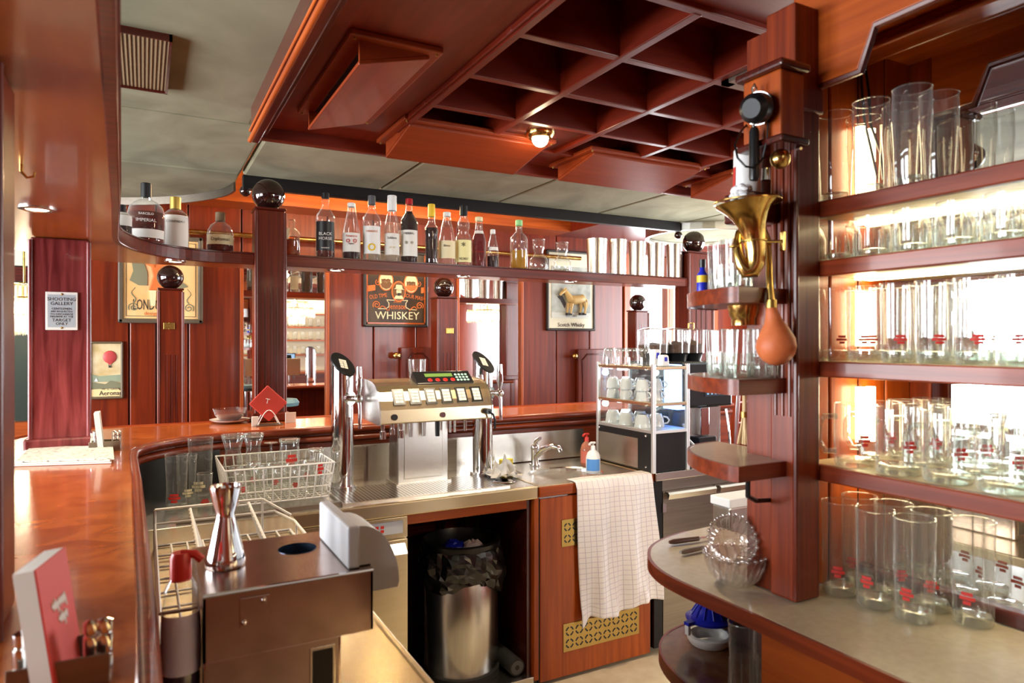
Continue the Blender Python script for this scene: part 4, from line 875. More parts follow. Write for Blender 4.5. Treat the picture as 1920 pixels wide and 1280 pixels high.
MB().box(-.075, .055, .005, .026, .014, .0155, M).build('lcd_strip', SCRG, dp)
for i in range(4): MB().lathe([(0, .0165), (.010, .0165), (.0115, .014)], (0, 0, 0), 14).xf(M @ Matrix.Translation((-.06+i*.036, -.018, 0))).build('red_button', RED, dp)
for i in range(4):
    for j in range(3): MB().lathe([(0, .0165), (.0058, .0165), (.0065, .014)], (0, 0, 0), 10).xf(M @ Matrix.Translation((.072+i*.0165, -.022+j*.019, 0))).build('round_key', pm('pale_green_key', (.45, .75, .62), .5) if i+j == 0 else bpy.data.materials['pale_green_key'], dp)
for x, mt, R in ((hx0+.06, BLACKM, .013), (hx0+.275, CHROME, .012)): MB().cyl((x, 2.7205, 1.236), (x, 2.714, 1.236), R, seg=18).build('lock', mt, DP, True)
k = MB().cyl((hx1-.03, 2.72, 1.243), (hx1-.03, 2.69, 1.243), .013).tube([(hx1-.03, 2.69, 1.243), (hx1-.012, 2.685, 1.228), (hx1-.004, 2.684, 1.205), (hx1-.004, 2.686, 1.165)], .005, 8).build('key_switch', BLACK, DP, True)
for i, (dx, yy, l, mt, R) in enumerate(((.045, 2.83, .075, CHROME, .009), (.095, 2.85, .06, CHROME, .008), (.125, 2.83, .075, CHROME, .009), (.175, 2.84, .075, STEELV, .010), (.235, 2.84, .075, STEELV, .010), (.30, 2.84, .08, BLACK, .011), (.37, 2.86, .07, STEELV, .007), (.392, 2.86, .07, STEELV, .007), (.435, 2.84, .065, CHROME, .008))):
    z0 = 1.208; n_ = MB().cyl((hx0+dx, yy, z0), (hx0+dx, yy, z0-l), R, R*.85, 14)
    if i < 3: n_.cyl((hx0+dx, yy, z0-l*.55), (hx0+dx, yy, z0-l), R*1.5, R*1.5, 12)
    n_.build('nozzle', mt, DP, True)
p = at(785, 710, Y=2.93); glassware('tumbler', CYL(.036, .085, 1.12), .022, 'ribbed tumbler standing on top of the drinks dispenser', 'glass', (p.x, 2.95, 1.383), flutes=10)

# ------------------------------------------------------------------ dishwasher and open bin bay
DW = thing('dishwasher', 'brushed steel under counter dishwasher with red display', 'dishwasher', (.7, 2.9, 0))
MB().box(.48, .948, 2.672, 3.2, .03, .842).build('body', STEEL, DW)
MB().box(.478, .946, 2.650, 2.675, .755, .84).build('control_strip', GOLDLIT, DW, bevel=.003)
MB().box(.478, .946, 2.648, 2.675, .29, .75).build('door', GOLDLIT, DW, bevel=.004)
MB().prism([(2.65, .735), (2.615, .705), (2.612, .695), (2.65, .69)], .49, .935, 'x').build('door_handle', STEEL, DW, bevel=.003)
MB().box(.478, .946, 2.650, 2.675, .165, .285).build('lower_panel', GOLDLIT, DW, bevel=.003); MB().box(.478, .946, 2.650, 2.675, .035, .16).build('kick_panel', GOLDLIT, DW, bevel=.003)
a = at(683, 985, Y=2.645); cp = MB().box(a.x-.02, a.x+.16, 2.646, 2.651, .775, .825).build('display_panel', GREY, DW)
MB().box(a.x-.005, a.x+.03, 2.644, 2.647, .785, .815).build('red_display', LEDR, cp)
for i in range(4): MB().box(a.x+.045+(i % 2)*.022, a.x+.058+(i % 2)*.022, 2.644, 2.647, .786+(i//2)*.016, .797+(i//2)*.016).build('button', RED, cp)
BY = thing('bin_bay', 'dark open under counter bay lined with boards beside the dishwasher', 'cabinet', (1.25, 2.95, 0))
MB().box(.95, 1.534, 3.16, 3.19, .03, .855).build('back_board', WD['x'], BY); MB().box(.95, .97, 2.72, 3.16, .03, .855).build('side_board', BLACK, BY); MB().box(1.512, 1.534, 2.665, 3.16, .03, .855).build('side_board', WD['z'], BY)
MB().box(.95, 1.534, 2.64, 3.16, .0, .052).build('steel_floor', STEEL, BY, bevel=.003); MB().box(.95, 1.534, 2.666, 2.685, .80, .844).build('top_rail', WO['x'], BY)
hoses = ((1.40, 3.10, .84, .10, .018), (1.45, 3.08, .84, .3, .012), (1.30, 3.12, .84, .4, .010))
for x, y, zt_, zb, R in hoses:
    MB().tube([(x, y, zt_), (x+.01, y-.02, (zt_+zb)*.6), (x-.02, y, (zt_+zb)*.45), (x+.03, y-.01, zb)], R, 8).build('drain_hose', BLACKM, BY, True)
MB().tube([(1.36, 3.0, .84), (1.36, 2.95, .80), (1.39, 2.92, .755), (1.45, 2.90, .77), (1.485, 2.93, .81), (1.49, 3.0, .845)], .007, 8).build('grey_hose', GREY, BY, True)
MB().box(1.10, 1.17, 3.145, 3.16, .74, .82).build('socket_box', GREY, BY, bevel=.004)
# waste bin
bc = (1.275, 2.855, .0525); Rb = .168
BN = thing('waste_bin', 'round brushed steel waste bin lined with a black bag', 'bin', bc)
MB().lathe([(Rb*.97, .02), (Rb, .03), (Rb, .47), (Rb*.96, .48)], bc, 40).build('steel_drum', STEELV, BN, True)
MB().lathe([(0, 0), (Rb*1.03, 0), (Rb*1.04, .03), (Rb*.99, .035)], bc, 40).build('foot_ring', RUBBER, BN, True)
MB().lathe([(Rb*1.0, .56), (Rb*1.06, .575), (Rb*1.06, .60), (Rb*.97, .605), (Rb*.93, .58), (Rb*.90, .45), (0, .42)], bc, 40).build('rim', BLACK, BN, True)
m = MB(); n, k = 46, 8; vs = []; r3 = random.Random(2); ph = [r3.uniform(0, 6) for _ in range(6)]
for j in range(k+1):
    f = j/k
    for i in range(n):
        a = 2*PI*i/n; lowest = .405+.03*math.sin(a*2+ph[0])+.025*math.sin(a*3+ph[1]); z = .578-(.578-lowest)*f
        wob = (.004+.010*f*(1-f)*2)*math.sin(a*9+f*5*math.sin(a*2)+ph[2])+(.010*f*(1-f))*math.sin(a*17+ph[3]-f*7)
        r_ = Rb*1.065+.018*math.sin(PI*f)+wob; r_ += r3.uniform(-.007, .007)*(1 if 0 < j else 0); a += r3.uniform(-.04, .04)*(j > 0); vs.append((bc[0]+r_*math.cos(a), bc[1]+r_*math.sin(a), bc[2]+z+r3.uniform(-.006, .006)*(j > 0)))
m.add(vs, [(j*n+i, j*n+(i+1) % n, (j+1)*n+(i+1) % n, (j+1)*n+i) for j in range(k) for i in range(n)]).build('bin_bag', BAG, BN)
for (dx, dy, s, mt, nm, lb) in ((-.035, .0, .036, BLUE, 'crumpled_wrapper', 'crumpled blue wrapper lying in the waste bin'), (.04, -.05, .036, pm('crumpled_tissue', (.72, .62, .60), .9), 'crumpled_tissue', 'crumpled pinkish tissue lying in the waste bin')):
    m = MB().ball((bc[0]+dx, bc[1]+dy, bc[2]+.555), s*1.35, 12, 9, (1.2, 1, .8)); m.v = [(x+rnd.uniform(-.009, .009), y+rnd.uniform(-.009, .009), z+rnd.uniform(-.009, .009)) for x, y, z in m.v]
    tag(m.build(nm, mt, None, org=(bc[0]+dx, bc[1]+dy, bc[2]+.5)), lb, 'rubbish')
p = at(965, 1238, Z=.10)
rb = thing('bin_bag_roll', 'black roll of bin bags lying on the steel floor beside the bin', 'roll', (1.46, 2.80, .0525))
MB().cyl((1.462, 3.05, .093), (1.468, 2.675, .093), .038, seg=24).build('roll', RUBBER, rb, True); MB().lathe([(.011+.005*i, 0) for i in range(5)], (0, 0, 0), 20).xf(Matrix.Translation((1.468, 2.6735, .093)) @ Matrix.Rotation(PI/2, 4, 'X')).build('end_spiral', DK, rb, True)
# towel over the sink edge
def towel():
    nx, nz = 40, 60; vs = []; fs = []; uv = []
    TL, TR, BL_, BR_ = at(1081, 918, Y=2.618), at(1224, 905, Y=2.618), at(1088, 1166, Y=2.618), at(1240, 1120, Y=2.618)
    for j in range(nz+1):
        f = j/nz
        for i in range(nx+1):
            g = i/nx; a = TL.lerp(TR, g); b = BL_.lerp(BR_, g); p = a.lerp(b, f)
            y = 2.612-.012*f+(.006+.012*f)*math.sin(g*15+1.2*math.sin(f*3))+(.008*f)*math.sin(g*33+f*4)
            z = p.z+(.012*math.sin(g*9+1)*f if f > .9 else 0)-(.035*(1-min(1, g/.12)) if f > .97 and g < .12 else 0)
            vs.append((p.x+.006*f*math.sin(g*21), min(y, 2.628), z)); uv.append((g, f))
    for q in range(3):   # top fold lying on the sink edge
        for i in range(nx+1):
            g = i/nx; a = TL.lerp(TR, g); zz = (.9005, .9045, .9045)[q]; vs.append((a.x, (2.626, 2.645, 2.70)[q]+(.01*math.sin(g*7) if q == 2 else 0), max(zz, .9))); uv.append((g, -.02-.04*q))
    R = nx+1
    for j in range(nz):
        for i in range(nx): a = j*R+i; fs.append((a, a+1, a+R+1, a+R))
    b0 = (nz+1)*R
    for i in range(nx): fs.append((i, i+1, b0+i+1, b0+i))
    for q in range(2):
        for i in range(nx): a = b0+q*R+i; fs.append((a, a+1, a+R+1, a+R))
    m = MB().add(vs, fs); o = m.build('tea_towel', TOWEL, None, True, org=(1.9, 2.62, .9))
    me = o.data; L = me.uv_layers.new(name='UVMap')
    for lp in me.loops: L.data[lp.index].uv = uv[lp.vertex_index]
    s = o.modifiers.new('thickness', 'SOLIDIFY'); s.thickness = .002
    tag(o, 'pale checked tea towel hanging over the sink cabinet door', 'towel')
towel()

# ------------------------------------------------------------------ glass racks
def wire_rack(name, label, x0, x1, y0, y1, z0, z1, nx, ny, R=.0028, rows=(0, .33, .66, 1), slope_=0):
    r = thing(name, label, 'rack', ((x0+x1)/2, (y0+y1)/2, z0))
    fl_ = .02
    def ring(f): 
        e = fl_*f; z = z0+R+(z1-z0)*f; return [(x0-e, y0-e, z), (x1+e, y0-e, z), (x1+e, y1+e, z), (x0-e, y1+e, z)]
    for f in rows: MB().tube(ring(f), R*1.3 if f in (0, 1) else R, 6, closed=True).build('rim_wire' if f == 1 else 'hoop_wire', WIRE, r, True)
    A, B = ring(0), ring(1)
    def lerp(p, q, f): return tuple(p[i]+(q[i]-p[i])*f for i in range(3))
    for s in range(4):
        n = nx if s % 2 == 0 else ny
        for i in range(n):
            f = i/n; MB().tube([lerp(A[s], A[(s+1) % 4], f), lerp(B[s], B[(s+1) % 4], f)], R, 6).build('upright_wire', WIRE, r, True)
    for i in range(1, ny): y = y0+(y1-y0)*i/ny; MB().tube([(x0, y, z0+R), (x1, y, z0+R)], R*.9, 6).build('floor_wire', WIRE, r, True)
    for i in range(1, nx): x = x0+(x1-x0)*i/nx; MB().tube([(x, y0, z0+R), (x, y1, z0+R)], R*.9, 6).build('floor_wire', WIRE, r, True)
    return r
gx0, gx1, gy0, gy1 = .29, .665, 2.815, 3.16
wire_rack('glass_rack', 'white wire rack full of upturned glasses on the back worktop', gx0, gx1, gy0, gy1, .9155, 1.055, 12, 9)
rk = 0
SPC = [(at(a_, 820, Y=3.09).x, 3.09) for a_ in (437, 475, 543)]+[(at(594, 840, Y=2.86).x, 2.86), (at(508, 830, Y=3.12).x, 3.12)]
for j in range(4):
    for i in range(5):
        x = gx0+.042+i*.073; y = gy0+.045+j*.082; rk += 1
        if min(math.hypot(x-a_, y-b_) for a_, b_ in SPC) < .066: continue
        h = (.115, .125, .12, .11, .12)[i]
        row = ('front', 'second', 'third', 'back')[j]
        glassware('small_glass', [(.024, 0), (.028, .006), (.026, h*.5), (.031, h)], .014, '%s small upturned glass from the left in the %s row of the wire rack' % (ORDN[i], row), 'glass', (x, y, .9225), group='upturned glasses in the wire rack', inverted=True, logo=(INKR, h*.35, h*.55, .5) if (i+j) % 3 == 0 else None, seg=20)
# special upturned glasses standing proud of the rack
def onpx(px, py_base, Z): p = at(px, py_base, Z=Z); return (p.x, p.y, Z)
for (px, pt, pb, wpx, nm, lb, pr, lg) in ((437, 814, 905, 42, 'flared_glass', 'tall flared upturned glass at the left of the wire rack', 'flare', None), (475, 812, 900, 38, 'flared_glass', 'second flared upturned glass with a dark mark on its base', 'flare2', None), (543, 822, 900, 38, 'lipped_glass', 'short lipped upturned glass with red print in the rack', 'lip', 1), (594, 840, 925, 32, 'lipped_glass', 'slim upturned glass at the right front corner of the rack', 'slim', 1)):
    Y = 3.09 if px < 560 else 2.86
    t = dist(px, pt, Y=Y); p = at(px, pt, Y=Y); zt_ = p.z; z0 = .9225; h = zt_-z0; R = wpx*t/2560
    pf = {'flare': [(R, 0), (R*.98, .006), (R*.62, h*.28), (R*.9, h*.62), (R*1.02, h)], 'flare2': [(R, 0), (R*.98, .010), (R*.66, h*.22), (R*.72, h*.5), (R*.95, h)], 'lip': [(R, 0), (R*.99, .010), (R*.9, .018), (R*.95, h*.4), (R*.95, h)], 'slim': [(R, 0), (R*.96, .01), (R*.8, .02), (R*.82, h*.4), (R*.9, h)]}[pr]
    glassware(nm, pf, .014, lb, 'glass', (p.x, Y, z0), inverted=True, logo=(INKR, h*.45, h*.7, .6) if lg else None, seg=24)
# stem foot
p = at(508, 830, Y=3.12); r = thing('wine_glass', 'upturned wine glass with thin foot behind the rack rim', 'glass', (p.x, 3.12, .9225))
MB().lathe([(.0, .0), (.028, 0), (.028, .002), (.005, .006), (.004, -.05), (.026, -.085), (.031, -.15)], (p.x, 3.12, p.z), 24).build('bowl_and_stem', GLASS, r, True)
# tall glasses left of the rack
for i, (px, pb, pt, wpx, Y, lb) in enumerate(((331, 953, 845, 38, 2.95, 'tall beer glass with red print nearest the counter curve'), (350, 946, 846, 34, 3.045, 'tall beer glass with white badge beside the red printed one'), (376, 945, 815, 42, 3.10, 'tallest upright beer glass left of the wire rack'), (384, 950, 880, 26, 2.90, 'short clear glass at the left corner of the wire rack'))):
    t = dist(px, pb, Y=Y); p = at(px, pb, Y=Y); h = at(px, pt, Y=Y).z-.915; R = wpx*t/2560
    glassware('beer_glass', [(R*.95, 0), (R, .006), (R*.92, h*.4), (R*1.05, h)], .018, lb, 'glass', (p.x, Y, .9005 if i < 3 else .9005), logo=(INKR if i in (0, 3) else CREAM, h*.15, h*.32, .6))
# lower plate rack on the left wing
lx0, lx1, ly0, ly1, lz = .03, .44, 1.62, 2.42, .9005
LR = thing('plate_rack', 'white coated wire dish rack with slotted dividers on the left worktop', 'rack', (.24, 2.0, lz))
def w_(pts, name='frame_wire', R=.0042, closed=False): MB().tube(pts, R, 6, closed=closed).build(name, WIRE, LR, True)
w_([(lx0, ly0, lz+.006), (lx1, ly0, lz+.006), (lx1, ly1, lz+.006), (lx0, ly1, lz+.006)], closed=True)
w_([(lx0, ly0, lz+.075), (lx1-.05, ly0, lz+.075), (lx1, ly0+.05, lz+.055), (lx1, ly1-.08, lz+.055), (lx1-.05, ly1, lz+.075), (lx0, ly1, lz+.075)], closed=True)
w_([(lx0, ly1, lz+.12), (lx1-.09, ly1, lz+.12), (lx1, ly1-.02, lz+.06)], R=.0045); w_([(lx0, ly1, lz+.006), (lx0, ly1, lz+.12)]); w_([(lx1-.09, ly1, lz+.006), (lx1-.09, ly1, lz+.12)])
for x in (lx0+.1, lx0+.2, lx0+.3): w_([(x, ly0, lz+.006), (x, ly0, lz+.075)]); 
for k in range(1, 7): y = ly0+(ly1-ly0)*k/7; w_([(lx0, y, lz+.006), (lx1, y, lz+.006)], 'floor_wire', .0032); w_([(lx1, y, lz+.006), (lx1, y, lz+.055)], 'upright_wire', .0032)
for k in range(1, 9): x = lx0+(lx1-lx0)*k/9; w_([(x, ly0, lz+.006), (x, ly1, lz+.006)], 'floor_wire', .0028)
for s, X in ((0, lx0+.10), (1, lx0+.275)):
    for k in range(15):
        y = ly1-.03-k*.034; h = .115-.003*k
        w_([(X+.03, y, lz+.008), (X, y, lz+h), (X-.006, y, lz+h)], 'divider_wire', .0032)
    w_([(X, ly1-.02, lz+.117), (X, ly1-.5, lz+.072)], 'divider_rail', .004)

# ------------------------------------------------------------------ cup cabinet
CC = thing('cup_cabinet', 'small steel framed glass cup warmer cabinet with two shelves', 'cabinet', (2.32, 2.86, .9))
cx0, cx1, cy0, cy1, ct = 2.20, 2.435, 2.62, 3.10, 1.438
for x, y in ((cx0, cy0), (cx1-.016, cy0), (cx0, cy1-.016), (cx1-.016, cy1-.016)): MB().box(x, x+.018, y, y+.018, .90, ct).build('corner_post', ALU, CC, bevel=.002)
for z in (1.425, 1.246, 1.11): MB().box(cx0+.002, cx1-.002, cy0+.002, cy1-.002, z-.016, z).build('shelf_board', GOLDLIT if z > 1.12 else ALU, CC, bevel=.002)
for x in (cx0+.004, cx1-.010): MB().box(x, x+.003, cy0+.018, cy1-.018, 1.11, 1.41).build('side_glass', GTEAL, CC)
MB().box(cx0+.018, cx1-.018, cy1-.012, cy1-.009, 1.11, 1.41).build('back_glass', GTEAL, CC)
for z in (1.405, 1.228):
    MB().cyl((cx0+.12, cy1-.08, z), (cx0+.12, cy1-.08, z-.012), .03).build('lamp', LAMPC, CC, True); point('cup_cabinet_lamp', (cx0+.12, cy1-.10, z-.03), .35, (.8, .95, 1), .02)
bb = MB().box(cx0+.004, cx1-.004, cy0+.012, cy1, .902, 1.094).build('warmer_base', BLACK, CC, bevel=.004)
MB().box(cx0+.001, cx0+.005, cy0+.12, cy1-.02, .91, 1.06).build('steel_panel', STEEL, CC)
for z in (.925, 1.08, 1.232, 1.41):
    for y in (cy0+.055, cy1-.03): MB().ball((cx0, y, z), .007, 8, 6).build('bolt', CHROME, CC, True)
cup_g = 'white cups in the cup cabinet'
def cup(x, y, z, label, inv=True, R=.036, h=.058, ha=-2.4, group=cup_g):
    c = (x, y, z); pf = [(0, .001), (R*.62, 0), (R*.66, .004), (R*.86, h*.35), (R, h), (R*.95, h), (R*.8, h*.35), (R*.6, .007), (0, .007)]
    if inv: pf = [(r_, h-z_) for r_, z_ in pf]
    o = MB().lathe(pf, c, 24).build('coffee_cup', CERAM, None, True, org=c); tag(o, label, 'cup', group)
    u = Vector((math.cos(ha), math.sin(ha), 0)); C0 = Vector(c); q = [(.95, .78), (1.35, .72), (1.55, .5), (1.3, .28), (.85, .22)]
    MB().tube([C0+u*R*a_+Vector((0, 0, h*(1-b_) if inv else h*b_)) for a_, b_ in q], .0045, 8).build('handle', CERAM, o, True); return o
n_ = 0
for z, nm, two in ((1.2465, 'upper', True), (1.1105, 'lower', False)):
    for i, y in enumerate((3.02, 2.90, 2.77)):
        for j, x in enumerate((2.255, 2.345)):
            if two:
                cup(x, y, z, 'white cup at bottom of the %s stack, %s side, upper cabinet shelf' % (('far', 'middle', 'near')[i], ('glass', 'inner')[j]), ha=-2+.3*i)
                cup(x, y, z+.052, 'white cup on top of the %s stack, %s side, upper cabinet shelf' % (('far', 'middle', 'near')[i], ('glass', 'inner')[j]), ha=-1.3+.3*i)
            else:
                cup(x, y, z, 'wide white cup, %s one on the %s side, lower cabinet shelf' % (('far', 'middle', 'near')[i], ('glass', 'inner')[j]), R=.043, h=.066, ha=-1.6+.4*i)
for i, (px, Y) in enumerate(((1143, 3.02), (1165, 2.94), (1185, 2.86), (1208, 2.78))):
    c = (at(px, 660, Y=Y).x, Y, 1.4265)
    glassware('tumbler', [(.026, 0), (.030, .006), (.036, .05), (.037, .09)], .016, ORDN[i]+' upturned tumbler from the left on top of the cup cabinet', 'glass', c, group='tumblers on the cup cabinet', inverted=True, flutes=9)
for i, (px, Y, h, lb) in enumerate(((1228, 2.70, .085, 'taller white dispenser box with blue badge on the cup cabinet'), (1243, 2.655, .058, 'lower white dispenser box with blue square on the cup cabinet'))):
    x = at(px, 660, Y=Y).x; z = 1.4255; o = MB().prism([(x-.022, z), (x+.026, z), (x+.020, z+h*.9), (x+.012, z+h), (x-.012, z+h), (x-.018, z+h*.9)], Y-.02, Y+.02, 'y').build('dispenser_box', WHITEP, None, bevel=.004, org=(x, Y, z)); tag(o, lb, 'box')
    MB().box(x-.007, x+.010, Y-.0215, Y-.02, z+h*.45, z+h*.8).build('blue_badge', BLUE, o)
# coffee machine behind
CM = thing('coffee_machine', 'black automatic coffee machine with lit blue side and bean hoppers', 'coffee machine', (2.7, 2.95, .9))
mx0, mx1, my0, my1 = 2.47, 2.84, 2.72, 3.15
MB().box(mx0, mx1, my0+.10, my1, .905, 1.44).build('body', BLACK, CM, bevel=.006)
MB().box(mx0, mx1, my0, my0+.12, 1.20, 1.44).build('front_head', BLACK, CM, bevel=.012)
MB().box(mx0-.032, mx0, my0-.01, my0+.10, 1.21, 1.43).build('blue_light_panel', LEDW, CM, bevel=.004); MB().box(mx0-.034, mx0+.03, my0-.008, my0+.10, 1.195, 1.21).build('blue_light_edge', LEDB, CM)
a = at(1346, 733, Y=my0-.004); sc_ = MB().box(a.x-.09, a.x+.09, my0-.004, my0, a.z-.025, a.z+.025).build('touch_screen', pm('dark_screen', (.05, .07, .09), .1), CM)
for i in range(6): MB().box(a.x-.078+i*.028, a.x-.066+i*.028, my0-.006, my0-.004, a.z-.016, a.z-.008).build('icon', SCRB, sc_)
for i in range(3): MB().ball((a.x-.07+i*.05, my0-.005, a.z+.012), .004, 6, 5).build('icon', SCRB, sc_)
MB().box(mx0+.02, mx1-.02, my0-.06, my1, .902, .935).build('drip_tray', STEEL, CM, bevel=.004)
MB().box(mx0+.06, mx1-.06, my0+.03, my0+.10, .95, 1.195).build('front_plate', STEELV, CM)
sp_ = MB().box(2.60, 2.66, my0-.01, my0+.05, 1.05, 1.20).build('spout_block', CHROME, CM, bevel=.004); MB().box(2.57, 2.69, my0-.03, my0+.05, 1.01, 1.045).box(2.585, 2.675, my0-.02, my0+.04, .985, 1.01).build('spout_outlet', BLACK, CM, bevel=.004)
MB().tube([(mx0+.01, my0-.005, 1.12), (mx0+.03, my0-.02, 1.04), (mx0+.07, my0-.03, 1.0)], .007, 8).build('milk_tube', GREY, CM, True)
MB().tube([(mx1-.03, my0+.02, 1.18), (mx1-.03, my0+.0, 1.08), (mx1-.03, my0-.01, .98)], .006, 8).build('steam_wand', CHROME, CM, True)
for i, (x, r_) in enumerate(((2.50, .085), (2.66, .085), (2.78, .075))):
    y = 2.98; MB().lathe([(r_*.75, 1.44), (r_*.85, 1.475), (r_*1.0, 1.485)], (x, y, 0), 28).build('hopper_base', BLACK, CM, True)
    hp_ = MB().lathe([(r_*1.0, 1.485), (r_*1.04, 1.60), (r_*1.04, 1.615), (r_*.6, 1.625), (0, 1.63)], (x, y, 0), 28).build('bean_hopper', GLASS, CM, True)
    MB().lathe([(0, 1.487), (r_*.95, 1.487), (r_*.98, 1.53), (0, 1.545+.01*i)], (x, y, 0), 24).build('coffee_beans', varied('roasted_beans', (.05, .02, .008), (.14, .06, .02), (180, 180, 180), .5, bump=.6), hp_, True)
    if i == 2: MB().tube([(x-.02, y, 1.625), (x-.02, y, 1.655), (x+.02, y, 1.655), (x+.02, y, 1.625)], .005, 8).build('lid_handle', BRASS, hp_, True)
# right hand worktop and drawers (fridge)
FR = thing('bottle_fridge', 'dark steel bottle fridge drawers below the coffee machine', 'fridge', (2.7, 2.9, 0))
MB().box(2.222, 3.3, 2.66, 3.22, .03, .855).build('body', DSTEEL, FR)
MB().box(2.222, 3.3, 2.625, 3.22, .86, .90).build('top_sheet', STEEL, FR, bevel=.004)
MB().box(2.222, 2.275, 2.64, 2.67, .03, .855).build('hinge_post', BLACKM, FR)
for k, (a, b) in enumerate(((2.28, 2.62), (2.63, 2.97), (2.98, 3.3))):
    d = MB().box(a, b, 2.640, 2.662, .06, .80).build('door', DSTEEL, FR, bevel=.004); MB().box(a+.01, b-.01, 2.615, 2.642, .79, .80).build('handle', STEEL, d, bevel=.002); MB().prism([(2.615, .80), (2.605, .79), (2.612, .765), (2.622, .79)], a+.01, b-.01, 'x').build('handle_lip', STEEL, d)
    h = MB().box(a-.01, a+.012, 2.63, 2.642, .70, .74).build('hinge', CHROME, d); 

# ------------------------------------------------------------------ peninsula counter on the right
PC = thing('peninsula_counter', 'beige topped counter with rounded end and dark wooden edge on the right', 'counter', (1.2, .9, 0))
pc = cr([(1.030, 1.06), (1.030, 1.13), (1.038, 1.20), (1.062, 1.265), (1.10, 1.32), (1.15, 1.365), (1.22, 1.398), (1.31, 1.42)])
pe = [(1.028, -.4), (1.031, .95)]+pc+[(1.42, 1.428), (1.42, -.4)]
MB().prism(pe, 1.005, 1.03).build('laminate_top', LAM, PC)
ed = pe[:-2]; eo = offset(ed, -.008); MB().prism(ed+eo[::-1], 1.0, 1.0295).build('edge_band', WM['y'], PC, True)
MB().box(1.048, 1.07, -.4, .93, 0, .995).build('front_panel', WO['y'], PC)
MB().box(1.07, 1.40, .915, .93, 0, .995).build('end_panel', WO['z'], PC)
MB().box(1.30, 1.335, .94, 1.36, 0, .995).build('back_panel', WD['z'], PC)
lc = cr([(1.06, .93), (1.05, 1.0), (1.048, 1.08), (1.056, 1.16), (1.08, 1.24), (1.125, 1.31), (1.20, 1.36), (1.30, 1.38)])
ls = lc+[(1.30, .93)]
MB().prism(ls, .775, .80).build('lower_shelf', varied('brown_lacquer_shelf', (.13, .05, .018), (.19, .08, .03), (30, 30, 30), .2, 0, .4), PC)
MB().prism(lc+offset(lc, -.006)[::-1], .77, .801).build('shelf_edge', WM['y'], PC, True)

GSH = thing('glass_shelving', 'mirror backed mahogany shelving with pillar, four lit shelves and bracket fascia', 'shelving', (1.3, .5, 1.03))
MB().box(1.136, 1.209, .923, .987, 1.031, 2.20).build('pillar', WM['z'], GSH, bevel=.005)
MB().box(1.128, 1.214, .918, .99, 2.01, 2.22).build('pillar_head', WM['z'], GSH, bevel=.004)
for y in (.938, .955, .972): MB().cyl((1.136, y, 1.40), (1.136, y, 1.95), .0045, seg=8).build('fluting', WM['z'], GSH, True)
MB().cyl((1.137, .924, 1.04), (1.137, .924, 2.0), .006, seg=8).build('edge_bead', W['z'], GSH, True)
MB().box(1.15, 1.209, .99, 1.06, 1.031, 2.20).build('rear_post', WM['z'], GSH)
MB().box(1.21, 1.30, .972, .99, 1.031, 2.34).build('side_panel', WO['z'], GSH, bevel=.004); MB().box(1.306, 1.399, .972, .99, 1.031, 2.34).build('side_panel', WO['z'], GSH, bevel=.004)
MB().box(1.299, 1.307, .976, .99, 1.031, 2.34).build('groove_strip', WD['z'], GSH)
MB().box(1.400, 1.404, -.4, .972, 1.06, 2.20).build('mirror_back', MIRROR, GSH)
MB().box(1.404, 1.42, -.4, .99, 1.031, 2.36).build('back_board', WD['z'], GSH); MB().box(1.385, 1.404, -.4, .972, 1.031, 1.06).build('mirror_frame', WD['y'], GSH, bevel=.003)
SHZ = [1.298, 1.509, 1.713, 1.834]
SHB = pm('cream_shelf_board', (.74, .62, .40), .35)
for i, z in enumerate(SHZ):
    s_ = MB().box(1.226, 1.3995, -.4, .9715, z-.022, z).build('shelf', SHB, GSH)
    MB().box(1.208, 1.227, -.4, .9715, z-.031, z+.001).build('shelf_edge', WM['y'], s_, bevel=.003)
    MB().box(1.372, 1.392, -.1, .962, z-.028, z-.0225).build('light_strip', LAMPS, s_)
for a_, b_ in ((1.86, 2.02), (1.54, 1.66), (1.33, 1.45)): MB().cyl((1.382, .955, a_), (1.382, .955, b_), .010, seg=10).build('corner_lamp', LAMPS, GSH, True)
fp = [(.920, 2.068), (.832, 2.068), (.80, 2.143), (-.4, 2.15), (-.4, 2.355), (.972, 2.355), (.972, 2.21), (.920, 2.21)]
MB().prism(fp, 1.196, 1.214, 'x').build('bracket_fascia', WO['y'], GSH, bevel=.003)
MB().tube([(1.205, .92, 2.067), (1.205, .832, 2.067), (1.205, .80, 2.143), (1.205, -.4, 2.149)], .009, 8).build('fascia_bead', W['y'], GSH, True)
MB().box(1.214, 1.40, -.4, .972, 2.20, 2.215).build('soffit', WO['y'], GSH)  # orange lamplight put into the soffit wood colour
MB().box(1.37, 1.40, -.4, .972, 2.172, 2.20).cyl((1.368, -.4, 2.178), (1.368, .97, 2.178), .008).build('cornice', WO['y'], GSH)
MB().tube([(1.392, .962, 2.17), (1.388, .955, 2.10), (1.39, .95, 2.03), (1.384, .93, 1.96), (1.39, .92, 1.90)], .003, 6).build('black_cable', BLACK, GSH, True)
